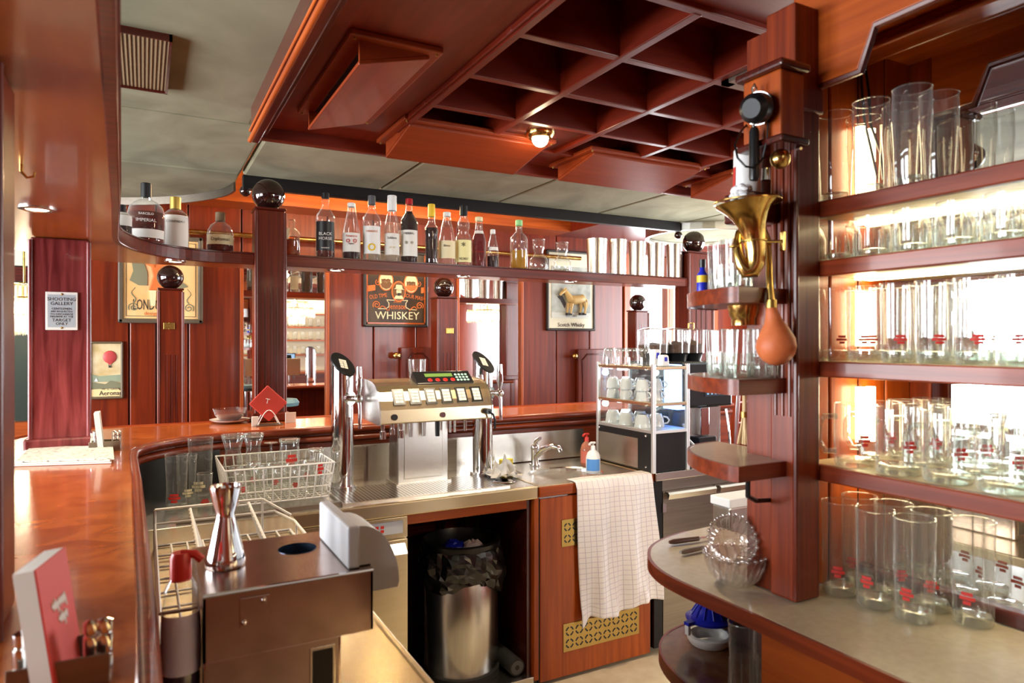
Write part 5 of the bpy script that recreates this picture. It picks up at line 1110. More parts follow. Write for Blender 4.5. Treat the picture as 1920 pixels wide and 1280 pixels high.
# three rounded shelves on the pillar
rc_ = cr([(1.004, .952), (1.008, 1.0), (1.022, 1.06), (1.05, 1.12), (1.09, 1.17), (1.15, 1.205), (1.22, 1.215)])
rs = [(1.149, .952)]+rc_+[(1.22, 1.06), (1.149, 1.06)]; rn = len(rc_)+1
for z in (1.655, 1.476, 1.309):
    s_ = MB().prism(rs, z-.012, z).build('round_shelf', LAM, GSH)
    MB().prism(rs[:rn]+offset(rs[:rn], -.006)[::-1], z-.030, z+.0005).build('shelf_edge', WM['x'], s_, True); MB().prism(rs, z-.028, z-.012).build('shelf_underside', WM['x'], s_)
MB().tube([(1.06, .975, 1.28), (1.065, .98, 1.24), (1.10, .99, 1.225), (1.148, .995, 1.22)], .005, 6).build('iron_bracket', BLACKM, GSH)
MB().lathe([(.034, 1.627), (.030, 1.605), (.026, 1.60), (.026, 1.585), (.0, 1.585)], (1.14, 1.06, 0), 24).build('brass_lamp_cone', BRASS, GSH, True)
# --- glasses on the shelving
def rowglass(fn, z, rows, ys, what, grp, shelf):
    for j, X in enumerate(rows):
        for i, y in enumerate(ys[j]):
            fn((X, y, z), '%s %s from the pillar, %s row, %s' % (ORDN[i], what, ('front', 'back')[j], shelf), grp)
protos = {}
def cached(key, maker, loc, label, turn=True):
    if key not in protos: protos[key] = maker(loc, label); return protos[key]
    return dup(protos[key], loc, rnd.uniform(-.6, .6) if turn else 0, label)
tall_pf = [(.030, 0), (.033, .006), (.0335, .10), (.035, .19)]
def mk_tall(l, lb): return glassware('beer_glass', tall_pf, .020, lb, 'glass', l, 'tall beer glasses on the counter by the pillar', logo=(INKR, .042, .066, .38))
k = 0
for x_, y_ in ((1.262, .918), (1.264, .842), (1.268, .766), (1.345, .932), (1.345, .856), (1.345, .780), (1.345, .704)):
    p = (x_, y_, 1.031)
    lbs = ('tall beer glass nearest the pillar base', 'tall beer glass second from pillar in the front line', 'foremost tall beer glass, nearest the camera on the beige counter', 'tall beer glass by the mirror, behind the one nearest the pillar', 'tall beer glass by the mirror, behind the second front one', 'tall beer glass by the mirror, behind the foremost one', 'tall beer glass by the mirror at the right end of the group')
    cached('tall', mk_tall, tuple(p), lbs[k]); k += 1
mug_pf = [(.036, 0), (.040, .008), (.040, .06), (.0395, .125)]
def mk_mug(l, lb): return glassware('beer_mug', mug_pf, .018, lb, 'mug', l, 'glass beer mugs on the lowest shelf', logo=(INKR, .045, .068, .30), handle=(.03, .10, .030, 2.5))
rowglass(lambda l, lb, g: cached('mug', mk_mug, l, lb, False), 1.2985, (1.266, 1.354), ([.885, .795, .705, .615, .525, .435], [.888, .798, .708, .618, .528, .438]), 'glass beer mug', '', 'lowest shelf')
st_pf = [(.027, 0), (.029, .006), (.0295, .08), (.031, .150)]
def mk_st(l, lb): return glassware('straight_glass', st_pf, .022, lb, 'glass', l, 'straight beer glasses on the second shelf', logo=(INKR, .036, .054, .38))
rowglass(lambda l, lb, g: cached('st', mk_st, l, lb), 1.5095, (1.262, 1.340), ([.93, .862, .794, .726, .658, .59, .522, .454], [.925, .855, .785, .715, .645, .575, .505, .435]), 'straight beer glass', '', 'second shelf')
sh_pf = [(.030, 0), (.033, .006), (.034, .05), (.036, .082)]
def mk_sh(l, lb): return glassware('tumbler', sh_pf, .016, lb, 'glass', l, 'low tumblers on the third shelf', flutes=12)
rowglass(lambda l, lb, g: cached('sh', mk_sh, l, lb), 1.7135, (1.265, 1.345), ([.925, .845, .765, .685, .605, .525, .445], [.92, .84, .76, .68, .60, .52, .44]), 'low ribbed tumbler', '', 'third shelf')
tp_pf = [(.026, 0), (.029, .006), (.031, .08), (.034, .13), (.033, .185)]
def mk_tp(l, lb): return glassware('wheat_beer_glass', tp_pf, .02, lb, 'glass', l, 'curved beer glasses on the top shelf')
k = 0
for x, y, lb in ((1.258, .925, 'curved beer glass beside the pillar on the top shelf'), (1.256, .845, 'curved beer glass second from the pillar, top shelf front'), (1.258, .765, 'curved beer glass third from the pillar, top shelf front'), (1.335, .915, 'curved beer glass behind the one beside the pillar, top shelf'), (1.335, .835, 'curved beer glass at the middle of the back row, top shelf'), (1.335, .76, 'curved beer glass last in the back row, top shelf')):
    cached('tp', mk_tp, (x, y, 1.8345), lb)
# tumblers on the round shelves
hi_pf = [(.027, 0), (.029, .006), (.031, .05), (.033, .098)]
def mk_hi(l, lb): return glassware('highball_glass', hi_pf, .024, lb, 'glass', l, 'ribbed glasses on the round pillar shelves', flutes=14)
for (x, y, z), lb in (((1.075, 1.015, 1.4765), 'ribbed glass at the front of the middle round shelf'), ((1.10, 1.085, 1.4765), 'ribbed glass in the centre of the middle round shelf'), ((1.165, 1.145, 1.4765), 'ribbed glass at the back of the middle round shelf'), ((1.115, .985, 1.4765), 'ribbed glass beside the pillar on the middle round shelf'),
                      ((1.055, 1.0, 1.6555), 'ribbed glass at the front of the upper round shelf'), ((1.085, 1.065, 1.6555), 'ribbed glass in the centre of the upper round shelf'), ((1.15, 1.13, 1.6555), 'ribbed glass at the back of the upper round shelf')):
    cached('hi', mk_hi, (x, y, z), lb)
pq = (1.115, 1.158, 1.6555); o = MB().lathe([(0, 0), (.012, 0), (.0125, .004), (.0125, .045), (.006, .055), (.0055, .075)], pq, 16).build('mini_bottle', BLUE, None, True, org=pq); tag(o, 'tiny blue bottle with black cap on the upper round shelf', 'bottle')
MB().lathe([(.0128, .028), (.0128, .044)], pq, 16).build('yellow_band', YEL, o, True); MB().cyl((pq[0], pq[1], pq[2]+.062), (pq[0], pq[1], pq[2]+.08), .007).build('cap', BLACK, o, True)
# straw brush on lower round shelf
p = at(1396, 832, Z=1.3095); BR = thing('straw_brush', 'small straw hand brush standing on the lowest round shelf', 'brush', (p.x, p.y, 1.3095))
STRAW = varied('straw', (.50, .34, .16), (.72, .55, .32), (300, 300, 8), .8)
for i in range(26):
    a = rnd.uniform(0, 6.28); R = .017*rnd.random()**.5; MB().tube([(p.x+R*math.cos(a), p.y+R*math.sin(a), 1.31), (p.x+R*.5*math.cos(a), p.y+R*.5*math.sin(a), 1.35), (p.x+.003*math.cos(a), p.y+.003*math.sin(a), 1.385)], [.0035, .003, .002], 5).build('bristle', STRAW, BR)
MB().cyl((p.x, p.y, 1.372), (p.x, p.y, 1.385), .009).build('binding', BRASSD, BR, True); MB().tube([(p.x, p.y, 1.385), (p.x, p.y, 1.43)], .005, 8).build('handle', STRAW, BR, True)
# ------------------------------------------------------------------ telephone
TP = thing('antique_telephone', 'antique wooden wall telephone with black handset and brass bell on the pillar', 'telephone', (1.10, .95, 1.95))
MB().box(1.068, 1.135, .902, .995, 1.945, 2.072).build('wooden_box', WO['z'], TP, bevel=.004)
for z0, z1, e in ((2.072, 2.088, .012), (1.93, 1.945, .010)): MB().box(1.068-e, 1.14, .902-e, .995+e, z0, z1).build('moulded_cap', WD['x'], TP, bevel=.005)
def T(px, py, d=0): return at(px, py, t=1.33+d)
fw = Vector((SN, CS, 0)); rt = Vector((CS, -SN, 0))
e0 = T(1413, 203, -.03); e1 = T(1440, 203, .02)
ax = (e1-e0).normalized()
MB().cyl(e0-ax*.012, e0, .018, .028, 24).cyl(e0, e0+ax*.02, .028, .030, 24).build('earpiece', BAKE, TP, True)
MB().cyl(e0+ax*.02, e0+ax*.03, .031, .029, 24).build('earpiece_ring', CHROME, TP, True)
MB().cyl(e0+ax*.03, e0+ax*.062, .024, .03, 24).build('earpiece_back', BAKE, TP, True)
MB().cyl(T(1414, 228), T(1414, 242), .005).build('neck', CHROME, TP, True)
MB().tube([T(1414, 240), T(1414, 247), T(1414, 330), T(1413, 338)], [.007, .0095, .010, .008], 14).build('handle', BLACK, TP, True)
MB().tube([T(1414, 180), T(1411, 166), T(1414, 158), T(1419, 166), T(1418, 182)], .003, 8).build('hook', CHROME, TP, True)
MB().tube([T(1436, 178, -.0), T(1441, 220, -.01), T(1438, 262, -.01), T(1430, 296), T(1416, 315, -.02), T(1398, 312, -.02), T(1383, 296, -.01), T(1378, 272, 0), T(1390, 245, .03), T(1402, 232, .05)], .0022, 6).build('cord', BLACKM, TP, True)
bl = T(1463, 298, -.02); MB().ball(tuple(bl), .019, 20, 14).build('bell', BRASS, TP, True); MB().ball(tuple(bl-fw*.018), .004, 8, 6).build('bell_screw', BRASSD, TP, True)
MB().cyl(T(1436, 316, .01), T(1436, 338, .01), .008, .009).build('chrome_knob', CHROME, TP, True)
MB().cyl(T(1494, 278, 0), T(1502, 278, -.015), .003).build('pin', CHROME, TP, True)
# wooden bracket and white cylinder
q = T(1420, 345, .06); MB().box(1.05, 1.136, .965, 1.03, 1.79, 1.85).build('wooden_bracket', WD['x'], GSH, bevel=.004)
c = T(1400, 350, .09); c = (c.x, c.y, 1.851); o = MB().lathe([(0, 0), (.026, 0), (.028, .003), (.026, .095), (.023, .10), (0, .10)], c, 28).build('white_canister', WHITEP, None, True, org=c); tag(o, 'white cylindrical canister with red print behind the telephone handset', 'canister')
fa = math.atan2(-c[1], -c[0]); MB().lathe([(.0285, .02), (.0275, .06)], c, 6, None, fa-1.3, fa-.9).build('print', INKR, o, True)
# ------------------------------------------------------------------ bulb horn
HN = thing('bulb_horn', 'old brass bulb horn with orange rubber bulb hanging on the pillar', 'horn', tuple(T(1420, 450)))
pts = [(1402, 379, 60, 0), (1402.5, 383, 56, 0), (1404, 393, 43, 0), (1407, 406, 33, 0), (1410, 422, 26, 0), (1414, 445, 21, 0), (1417, 472, 19, 0), (1416, 493, 18, 0), (1409, 507, 16.5, 0), (1399, 508, 14.5, 0), (1390, 496, 11.5, .002), (1384, 477, 9.5, .006), (1382, 455, 8, .012), (1386, 436, 7, .02), (1398, 424, 6.3, .028), (1416, 420, 6, .034), (1432, 430, 6, .034), (1440, 450, 6, .03), (1442, 490, 6, .02), (1443, 525, 6.5, .01), (1446, 577, 7.5, 0)]
sc_ = 1.33/1280
tilt = Vector((.16, 0, .12))
P_ = [T(a, b, d) for a, b, r_, d in pts]
MB().tube(P_, [r_*sc_ for a, b, r_, d in pts], 28, cap=False).build('brass_horn', BRASS, HN, True)
MB().tube([P_[0]+rt*(60*sc_*math.cos(2*PI*i/32))+fw*(60*sc_*math.sin(2*PI*i/32))+Vector((0, 0, 60*sc_*.02*math.cos(2*PI*i/32))) for i in range(32)], .002, 6, closed=True).build('rolled_rim', BRASS, HN, True)
for a, b in ((1414, 452), (1380, 461)): MB().tube([T(a, b, .0)+rt*((22 if a > 1400 else 9)*sc_*math.cos(2*PI*i/20))+fw*((22 if a > 1400 else 9)*sc_*math.sin(2*PI*i/20)+(.01 if a < 1400 else 0)) for i in range(20)], .0018, 6, closed=True).build('band', BRASSD, HN, True)
MB().tube([T(1435, 452, .01), T(1452, 453, .015), T(1466, 452, .02)], .003, 8).build('stay_rod', BRASS, HN, True)
p = T(1467, 452, .02); MB().box(p.x-.002, p.x+.004, p.y-.006, p.y+.006, p.z-.02, p.z+.02).build('mounting_plate', BRASS, HN, bevel=.002)
bp = [(1446, 573, 8.5), (1447, 582, 11), (1449, 592, 13), (1451, 604, 17), (1453, 620, 27), (1455, 635, 34), (1455, 650, 36.5), (1455, 664, 33), (1455, 676, 24), (1455, 683, 12), (1455, 685, 2)]
MB().tube([T(a, b) for a, b, r_ in bp], [r_*sc_ for a, b, r_ in bp], 28).build('rubber_bulb', ORUB, HN, True)
MB().cyl(T(1446, 562), T(1446, 577), .0105, .0105, 16).build('ferrule', BRASSD, HN, True)
m = MB(); c = T(1392, 366, .01)
for i in range(26):
    d = Vector((rnd.uniform(-1, 1), rnd.uniform(-1, 1), rnd.uniform(-.5, .8))).normalized()*.016; m.ball(tuple(c+d), .010, 8, 6, (rnd.uniform(.6, 1.3), rnd.uniform(.6, 1.3), rnd.uniform(.4, .9)))
o = m.build('paper_flower', pm('white_tissue', (.9, .9, .9), .9), None, True, org=tuple(c-Vector((0, 0, .02)))); o['kind'] = 'thing'; tag(o, 'white crumpled tissue flower stuck in the mouth of the brass horn', 'flower')
# ------------------------------------------------------------------ things on and under the peninsula
def bowl(c, R, h, label, M=None, n=22):
    r = thing('glass_bowl', label, 'bowl', c)
    pf = [(0, .0015), (R*.55, .0), (R*.62, .004), (R*.84, h*.4), (R, h), (R*.95, h), (R*.78, h*.42), (R*.5, .008), (0, .008)]
    M = M or Matrix.Identity(4)
    MB().lathe(pf, (0, 0, 0), 36).xf(Matrix.Translation(c) @ M).build('bowl', GCUT, r, True)
    m = MB()
    for i in range(n):
        a = 2*PI*i/n; m.tube([(q*math.cos(a+e), q*math.sin(a+e), z) for q, z, e in ((R*.6, .006, 0), (R*.80, h*.32, .12), (R*.94, h*.7, .2), (R*1.0, h*.96, .24))], .0028, 5)
    m.xf(Matrix.Translation(c) @ M).build('pressed_ribs', GCUT, r, True, kind='stuff')
    m = MB()
    for i in range(n): a = 2*PI*i/n; m.ball((R*.985*math.cos(a), R*.985*math.sin(a), h), .005, 8, 6)
    m.xf(Matrix.Translation(c) @ M).build('scalloped_rim', GCUT, r, True, kind='stuff')
    return r
p = at(1392, 1092, Z=1.031); p = Vector((p.x-.01, p.y+.01, 1.031))
bowl((p.x, p.y, 1.031), .066, .062, 'pressed glass bowl standing upright at the bottom of the bowl stack')
bowl((p.x-.006, p.y+.02, 1.062), .052, .05, 'pressed glass bowl tipped on edge inside the lower bowl', Matrix.Translation((0, .0, .045)) @ Matrix.Rotation(1.05, 4, Vector((.88, -.47, 0))))
def knife(pa, pb, pc, hm, label):
    a, b, c = [at(*q, Z=1.036) for q in (pa, pb, pc)]; r = thing('kitchen_knife', label, 'knife', (a.x, a.y, 1.031)); a.z = b.z = 1.0385; c.z = 1.036
    MB().tube([a, a.lerp(b, .15), a.lerp(b, .6), b], [.004, .007, .0065, .006], 10).build('handle', hm, r, True)
    d = (c-b).normalized(); s = d.cross(Vector((0, 0, 1))); MB().add([b+s*.008, b-s*.006, c, b+s*.008+Vector((0, 0, .0015)), b-s*.006+Vector((0, 0, .0015)), c+Vector((0, 0, .001))], [(0, 1, 2), (3, 5, 4), (0, 3, 4, 1), (1, 4, 5, 2), (2, 5, 3, 0)]).build('blade', CHROME, r)
knife((1255, 1018), (1310, 1011), (1352, 1003), pm('brown_wood_handle', (.10, .045, .025), .5), 'knife with brown wooden handle left of the glass bowls'); knife((1276, 1037), (1318, 1028), (1350, 1020), pm('grey_handle', (.28, .26, .22), .5), 'knife with grey handle in front of the brown handled one')
p = at(1436, 1016, Z=1.031); o = MB().box(p.x-.03, p.x+.03, p.y-.02, p.y+.03, 1.031, 1.07).build('black_box', BLACK, None, bevel=.004, org=(p.x, p.y, 1.031)); tag(o, 'small black box with pale label behind the glass bowls', 'box'); MB().box(p.x-.012, p.x+.018, p.y-.022, p.y-.02, 1.045, 1.064).build('label', GREY, o)
r = thing('ice_machine', 'low grey steel ice machine behind the peninsula counter', 'ice machine', (1.85, 1.85, 0))
MB().box(1.70, 2.05, 1.64, 1.72, .03, 1.0).build('body', STEELV, r, bevel=.006); MB().box(1.695, 2.055, 1.635, 1.725, 1.0, 1.03).build('lid', WHITEP, r, bevel=.004); MB().box(1.71, 2.03, 1.65, 1.71, 0, .03).build('plinth', BLACK, r)
# juicer
c = at(1330, 1196, Z=.801); c = (c.x-.02, c.y-.02, .801); r = thing('citrus_juicer', 'hand citrus juicer with blue cone and white base on the lower shelf', 'juicer', c)
MB().lathe([(0, 0), (.046, 0), (.054, .012), (.054, .022), (.046, .024)], c, 28).build('base', WHITEP, r, True); MB().lathe([(.046, .022), (.049, .058)], c, 28).build('cup', GPANE, r, True)
m = MB().lathe([(.056, .058), (.058, .064), (.044, .070), (.034, .085), (.015, .112), (0, .118)], c, 28)
m.box(c[0]-.075, c[0]-.05, c[1]-.008, c[1]+.008, c[2]+.058, c[2]+.066); m.build('cone', BLUE, r, True); MB().box(c[0]-.074, c[0]-.066, c[1]-.006, c[1]+.006, c[2]+.035, c[2]+.058).build('hook', WHITEP, r)
for i in range(12): a = 2*PI*i/12; MB().tube([(c[0]+q*math.cos(a), c[1]+q*math.sin(a), c[2]+z) for q, z in ((.044, .071), (.034, .087), (.014, .114))], .0022, 5).build('cone_ridge', BLUE, r, True)
for x, y, lb in ((1.075, 1.005, 'tall clear glass vase at the edge of the lower shelf'), (1.115, .975, 'tall clear glass vase behind the first one on the lower shelf')):
    glassware('glass_vase', [(.024, 0), (.026, .006), (.024, .1), (.027, .175)], .02, lb, 'vase', (x, y, .8015), flutes=8)

# ------------------------------------------------------------------ foreground on the left worktop
BX = thing('steel_appliance', 'out of focus steel bar appliance with overhanging head in the foreground', 'appliance', (.21, 1.3, .9005))
fx0, fx1, fy0, fy1 = .082, .356, 1.178, 1.46
RST = varied('satin_steel', (.46, .36, .33), (.54, .43, .40), (20, 20, 20), .22, 1, 0, .02)
m = MB(); n = 32; hx, hy, hr = .262, 1.365, .036
ring = [(hx+hr*math.cos(2*PI*i/n), hy+hr*math.sin(2*PI*i/n)) for i in range(n)]
def edge2(i):
    a = 2*PI*i/n; dx, dy = math.cos(a), math.sin(a); s = min(((fx1-hx) if dx > 0 else (hx-fx0))/max(abs(dx), 1e-6), ((fy1-hy) if dy > 0 else (hy-fy0))/max(abs(dy), 1e-6)); return (hx+dx*s, hy+dy*s)
ou = [edge2(i) for i in range(n)]+[]
for i in range(n):
    k = (i+1) % n; m.add([(*ring[i], 1.148), (*ring[k], 1.148), (*ou[k], 1.15), (*ou[i], 1.15)], [(0, 1, 2, 3)])
for i, (cx_, cy_) in enumerate(((fx1, fy1), (fx0, fy1), (fx0, fy0), (fx1, fy0))):
    a = math.atan2(cy_-hy, cx_-hx) % (2*PI); j = int(a/(2*PI)*n); m.add([(*ou[j % n], 1.15), (*ou[(j+1) % n], 1.15), (cx_, cy_, 1.15)], [(0, 1, 2)])
m.build('top_plate', RST, BX); MB().cyl((fx0, fy0-.001, 1.1475), (fx1, fy0-.001, 1.1475), .0035, seg=8).build('edge_highlight_bead', CHROME, BX, True)  # chrome bead added as the bright highlight along the top edge
MB().lathe([(hr, 1.149), (hr*.98, 1.12), (hr*.9, 1.06), (0, 1.055)], (hx, hy, 0), 32).build('filling_hole', pm('blue_steel_hole', (.05, .08, .13), .2, .8), BX, True)
HEAD = MB(); HEAD.box(fx0, fx1, fy0, fy0+.004, 1.042, 1.1495).box(fx0, fx0+.004, fy0, fy1, 1.042, 1.1495).box(fx1-.004, fx1, fy0, fy1, 1.042, 1.1495).box(fx0, fx1, fy1-.004, fy1, 1.042, 1.1495).build('head', RST, BX)
MB().box(.30, fx1-.004, fy0+.004, fy1-.004, 1.040, 1.046).build('head_underside', RST, BX)
MB().box(fx0, .300, fy0, fy1, .9005, 1.045).build('body', RST, BX, bevel=.004)
MB().box(.246, .290, fy0-.0015, fy0+.002, .915, 1.032).build('outlet_frame', STEEL, BX, bevel=.006); MB().box(.251, .285, fy0-.0025, fy0, .918, 1.026).build('outlet_opening', BLACK, BX)
pl = MB().box(.135, .182, fy0-.0025, fy0, 1.088, 1.136).build('maker_plate', RST, BX, bevel=.002)
for sx, sz in ((.172, 1.128), (.142, 1.096)): MB().ball((sx, fy0-.003, sz), .005, 10, 8).build('rivet', CHROME, pl, True)
MB().box(.314, .336, fy0+.01, fy1-.05, 1.1505, 1.150+.075).build('lever_block', GREY, BX, bevel=.004)
MB().prism([(.337, 1.152), (.337, 1.222)]+[(.337+.074*math.sin(math.radians(a)), 1.112+.110*math.cos(math.radians(a))) for a in range(10, 91, 10)]+[(.408, 1.102), (.358, 1.102), (.358, 1.152)], fy0+.02, fy0+.13, 'y').build('lever_guard', GREY, BX, True)
MB().box(.357, .372, fy0+.06, fy0+.10, 1.085, 1.112).build('stop_lug', WD['x'], BX)
# jigger
c = (.128, 1.315, 1.1505); o = MB().lathe([(0, .004), (.030, .004), (.033, 0), (.034, .003), (.0345, .012), (.030, .03), (.0165, .085), (.0155, .094), (.0205, .11), (.0265, .136), (.027, .143), (.0255, .143), (.0245, .135), (.0, .10)], c, 40).build('jigger', CHROME, None, True, org=c); tag(o, 'polished steel double jigger standing on the foreground appliance', 'jigger')
# bottle with red cap
c = (.052, 1.215, .9005); o = MB().lathe([(0, 0), (.027, 0), (.029, .01), (.029, .19), (.027, .22), (.024, .255), (.014, .275), (.013, .29)], c, 32).build('squash_bottle', GLASS, None, True, org=c); tag(o, 'squash bottle with purple label and red cap left of the appliance', 'bottle')
MB().lathe([(0, .003), (.026, .003), (.0275, .01), (.0275, .135), (0, .135)], c, 28).build('liquid', L_PUR, o, True)
fa = math.atan2(-c[1], -c[0]); MB().lathe([(.0296, .125), (.0296, .19), (.0278, .218)], c, 20, None, fa-1.9, fa+1.9).build('label', pm('lilac_label', (.85, .80, .98), .6), o, True)
MB().lathe([(.016, .268), (.016, .305), (.013, .312), (0, .312)], c, 20).tube([(c[0], c[1], 1.21), (c[0]+.02, c[1]-.005, 1.208), (c[0]+.03, c[1]-.006, 1.198)], .007, 8).build('cap', RED, o, True)
# ------------------------------------------------------------------ left counter things
NP = thing('newspaper', 'folded newspaper lying on the counter before the red oak pillar', 'newspaper', (-.2, 2.5, 1.1505))
cs = [at(22, 874, Z=1.152), at(209, 868, Z=1.152), at(207, 843, Z=1.152), at(52, 845, Z=1.152)]
for i in range(3): MB().prism([(q.x+.004*i*(-1)**i, q.y+.003*i) for q in cs], 1.1507+.0055*i, 1.1555+.0055*i).build('folded_section', PAPER if i < 2 else NEWS, NP, bevel=.0015)
def holder(o, label, lean, lab2, red_front):
    """small coaster holder: metal tray, chrome clip posts"""
    x, y, z = o; r = thing('coaster_holder', label, 'holder', o)
    MB().box(x-.05, x+.05, y-.035, y+.035, z, z+.006).box(x-.05, x+.05, y-.037, y-.034, z, z+.035).box(x-.05, x+.05, y+.034, y+.037, z, z+.035).build('tray', DSTEEL, r, bevel=.001)
    for sx in (-.038, .030, .044):
        MB().lathe([(.0085, 0), (.0085, .02), (.0065, .022), (.0085, .025), (.0085, .045), (.0065, .047), (.0085, .05), (.0085, .062), (0, .066)], (x+sx, y-.018, z+.006), 16).build('chrome_post', CHROME, r, True)
    return r
hz = 1.1505
holder((-.085, .965, hz), 'chrome and steel coaster holder at the bottom left of the counter', 0, '', True)
M = Matrix.Translation((-.088, .965, hz+.006)) @ Matrix.Rotation(math.radians(-13), 4, 'Z') @ Matrix.Rotation(math.radians(-8), 4, 'Y')
for i in range(9):
    o = MB().box(-.012+.0026*i, -.0098+.0026*i, -.045, .045, 0, .138).xf(M).build('card_coaster', REDCARD if i == 8 else PAPER, None, org=tuple(M @ Vector((0, 0, 0))))
    tag(o, 'red faced card of the leaning stack in the near holder' if i == 8 else ORDN[8-i]+' white edged card behind the red one in the near holder', 'card', 'cards in the near coaster holder')
    if i == 8:
        for yy, zz, n_ in ((-.022, .085, 26), (-.008, .066, 16)): MB().tube([M @ Vector((-.0098+.0026*8+.0004, yy+.0017*k_, zz+.006*math.sin(k_*1.7)*(1 if k_ % 5 else 1.8))) for k_ in range(n_)], .0012, 5).build('white_script', INKW, o)
p = at(196, 846, Z=hz); holder((p.x, p.y+.04, hz), 'steel coaster holder beside the red oak pillar', 0, '', False)
M = Matrix.Translation((p.x-.012, p.y+.04, hz+.006)) @ Matrix.Rotation(math.radians(-6), 4, 'Y')
for i in range(4):
    o = MB().box(-.008+.0045*i, -.004+.0045*i, -.045, .045, 0, .135).xf(M).build('card_coaster', PAPER, None, org=tuple(M @ Vector((0, 0, 0)))); tag(o, ORDN[i]+' upright white card from the left in the holder by the red oak pillar', 'card', 'cards in the far coaster holder')
# tea glass on saucer
p = at(431, 792, Z=1.1505); c = (p.x, p.y, hz); o = MB().lathe([(0, .002), (.045, .002), (.075, .008), (.092, .016), (.094, .018), (.088, .017), (.05, .006), (0, .006)], c, 36).build('saucer', CERAM, None, True, org=c); tag(o, 'white saucer on the bar counter below the bowl of tea', 'saucer')
c = (p.x, p.y, hz+.008); r = thing('glass_bowl', 'wide shallow glass bowl of amber tea on a white saucer', 'bowl', c)
MB().lathe([(0, 0), (.035, 0), (.045, .006), (.068, .03), (.078, .062)], c, 32).build('bowl', GLASS, r, True); MB().lathe([(0, .002), (.034, .002), (.0445, .008), (.0655, .03), (.0685, .037), (0, .037)], c, 28).build('tea', pm('dark_amber_tea', (.16, .022, .003), .08), r, True)
# diamond coaster
p = at(503, 797, Z=1.1505); ry = .083; c = Vector((p.x, p.y, hz)); M = Matrix.Translation(c+Vector((0, .0, ry*1.42*.72+.02))) @ Matrix.Rotation(math.radians(-14), 4, 'X') @ Matrix.Rotation(PI/4, 4, 'Y')
o = MB().box(-.062, .062, -.004, .004, -.062, .062).xf(M).build('beer_mat', REDCARD, None, bevel=.004, org=tuple(c)); tag(o, 'red beer mat standing on its corner in a wire holder', 'coaster')
text('T', .035, (0, 0, 0), INKW, o); q = o.children[-1]; M2 = Matrix.Translation(c+Vector((-.005, -.008, ry*1.42*.72+.03))) @ Matrix.Rotation(math.radians(-14), 4, 'X') @ Matrix.Rotation(math.radians(15), 4, 'Y'); q.location = (M2 @ Vector((0, 0, .0)))-ORG[o.name]; q.rotation_euler = (M2.to_3x3() @ Matrix.Rotation(PI/2, 3, 'X')).to_euler()
r = thing('wire_holder', 'looped white wire coaster holder on a small plate below the column', 'holder', tuple(c))
MB().box(c.x-.055, c.x+.065, c.y-.03, c.y+.04, hz, hz+.006).build('base_plate', DSTEEL, r)
for y in (-.022, .030): MB().tube([(c.x-.05+.10*i/10, c.y+y, hz+.004+.07*math.sin(PI*i/10)) for i in range(11)], .0022, 6).build('wire_loop', WIRE, r, True)
MB().box(c.x-.075, c.x-.045, c.y-.01, c.y+.002, hz, hz+.045).build('price_tag', PAPER, r)
for x, nm in ((c.x+.115, 'small card standing right of the red beer mat'),):
    o = MB().box(x-.025, x+.025, c.y+.06, c.y+.068, hz, hz+.05).build('table_card', PAPER, None, org=(x, c.y+.064, hz)); tag(o, nm, 'card')

# ------------------------------------------------------------------ chandeliers, globe lamp, bar stool, back bar (mirrored)
CRYS = glassy('lit_crystal', (.98, .95, .88), (.9, .85, .72), 1.2, .05, .18, edge_light=.9)  # strong white share in the colour makes the drops look lit
def chandelier(c, R, label, ztop=2.95):
    x, y, z = c; r = thing('chandelier', label, 'chandelier', c); 
    MB().cyl((x, y, z+.18), (x, y, ztop), .008).build('rod', BRASS, r, True)
    for i, (f, dz) in enumerate(((1, 0), (.66, .10), (.42, -.12))):
        MB().tube([(x+R*f*math.cos(2*PI*k/28), y+R*f*math.sin(2*PI*k/28), z+.10+dz) for k in range(28)], .006, 6, closed=True).build('brass_ring', BRASS, r, True)
        m = MB()
        for k in range(int(26*f)+4):
            a = 2*PI*k/(int(26*f)+4); q = (x+R*f*math.cos(a), y+R*f*math.sin(a)); m.lathe([(0, z+.095+dz), (.014, z+.085+dz), (.016, z-.02+dz), (0, z-.05+dz)], (q[0], q[1], 0), 6)
        m.build('crystal_drops', CRYS, r, kind='stuff')
    for k in range(5): a = 2*PI*k/5; MB().ball((x+R*.62*math.cos(a+.3), y+R*.62*math.sin(a+.3), z+.03), .042, 14, 10).build('bulb', LAMPW, r, True)
    MB().cyl((x, y, z+.18), (x, y, z+.10), .02, .03).build('hub', BRASS, r, True)
    point('chandelier_lamp', (x, y, z+.0), 25, (1, .88, .68), .05)
def refl(px, py, t):   # where a thing stands that the back wall mirror shows at this pixel
    p = at(px, py, t=t); return (p.x, 2*4.985-p.y, p.z)
p = at(45, 585, t=4.9); chandelier((p.x, p.y, p.z), .15, 'glowing crystal chandelier in the alcove left of the red oak pillar')
chandelier(refl(556, 590, 10.6), .26, 'crystal chandelier reflected in the left mirror strip'); chandelier(refl(912, 598, 8.0), .22, 'crystal chandelier reflected in the right mirror strip')
c = refl(884, 536, 9); r = thing('globe_lamp', 'white half globe ceiling lamp reflected in the right mirror strip', 'lamp', c)
MB().ball(c, .19, 28, 16, (1, 1, .8)).build('globe', LAMPC, r, True); MB().cyl((c[0], c[1], c[2]+.12), (c[0], c[1], c[2]+.16), .24, .24, 32).build('rim', STEEL, r, True); MB().cyl((c[0], c[1], c[2]+.16), (c[0], c[1], 2.95), .02).build('stem', STEEL, r, True)
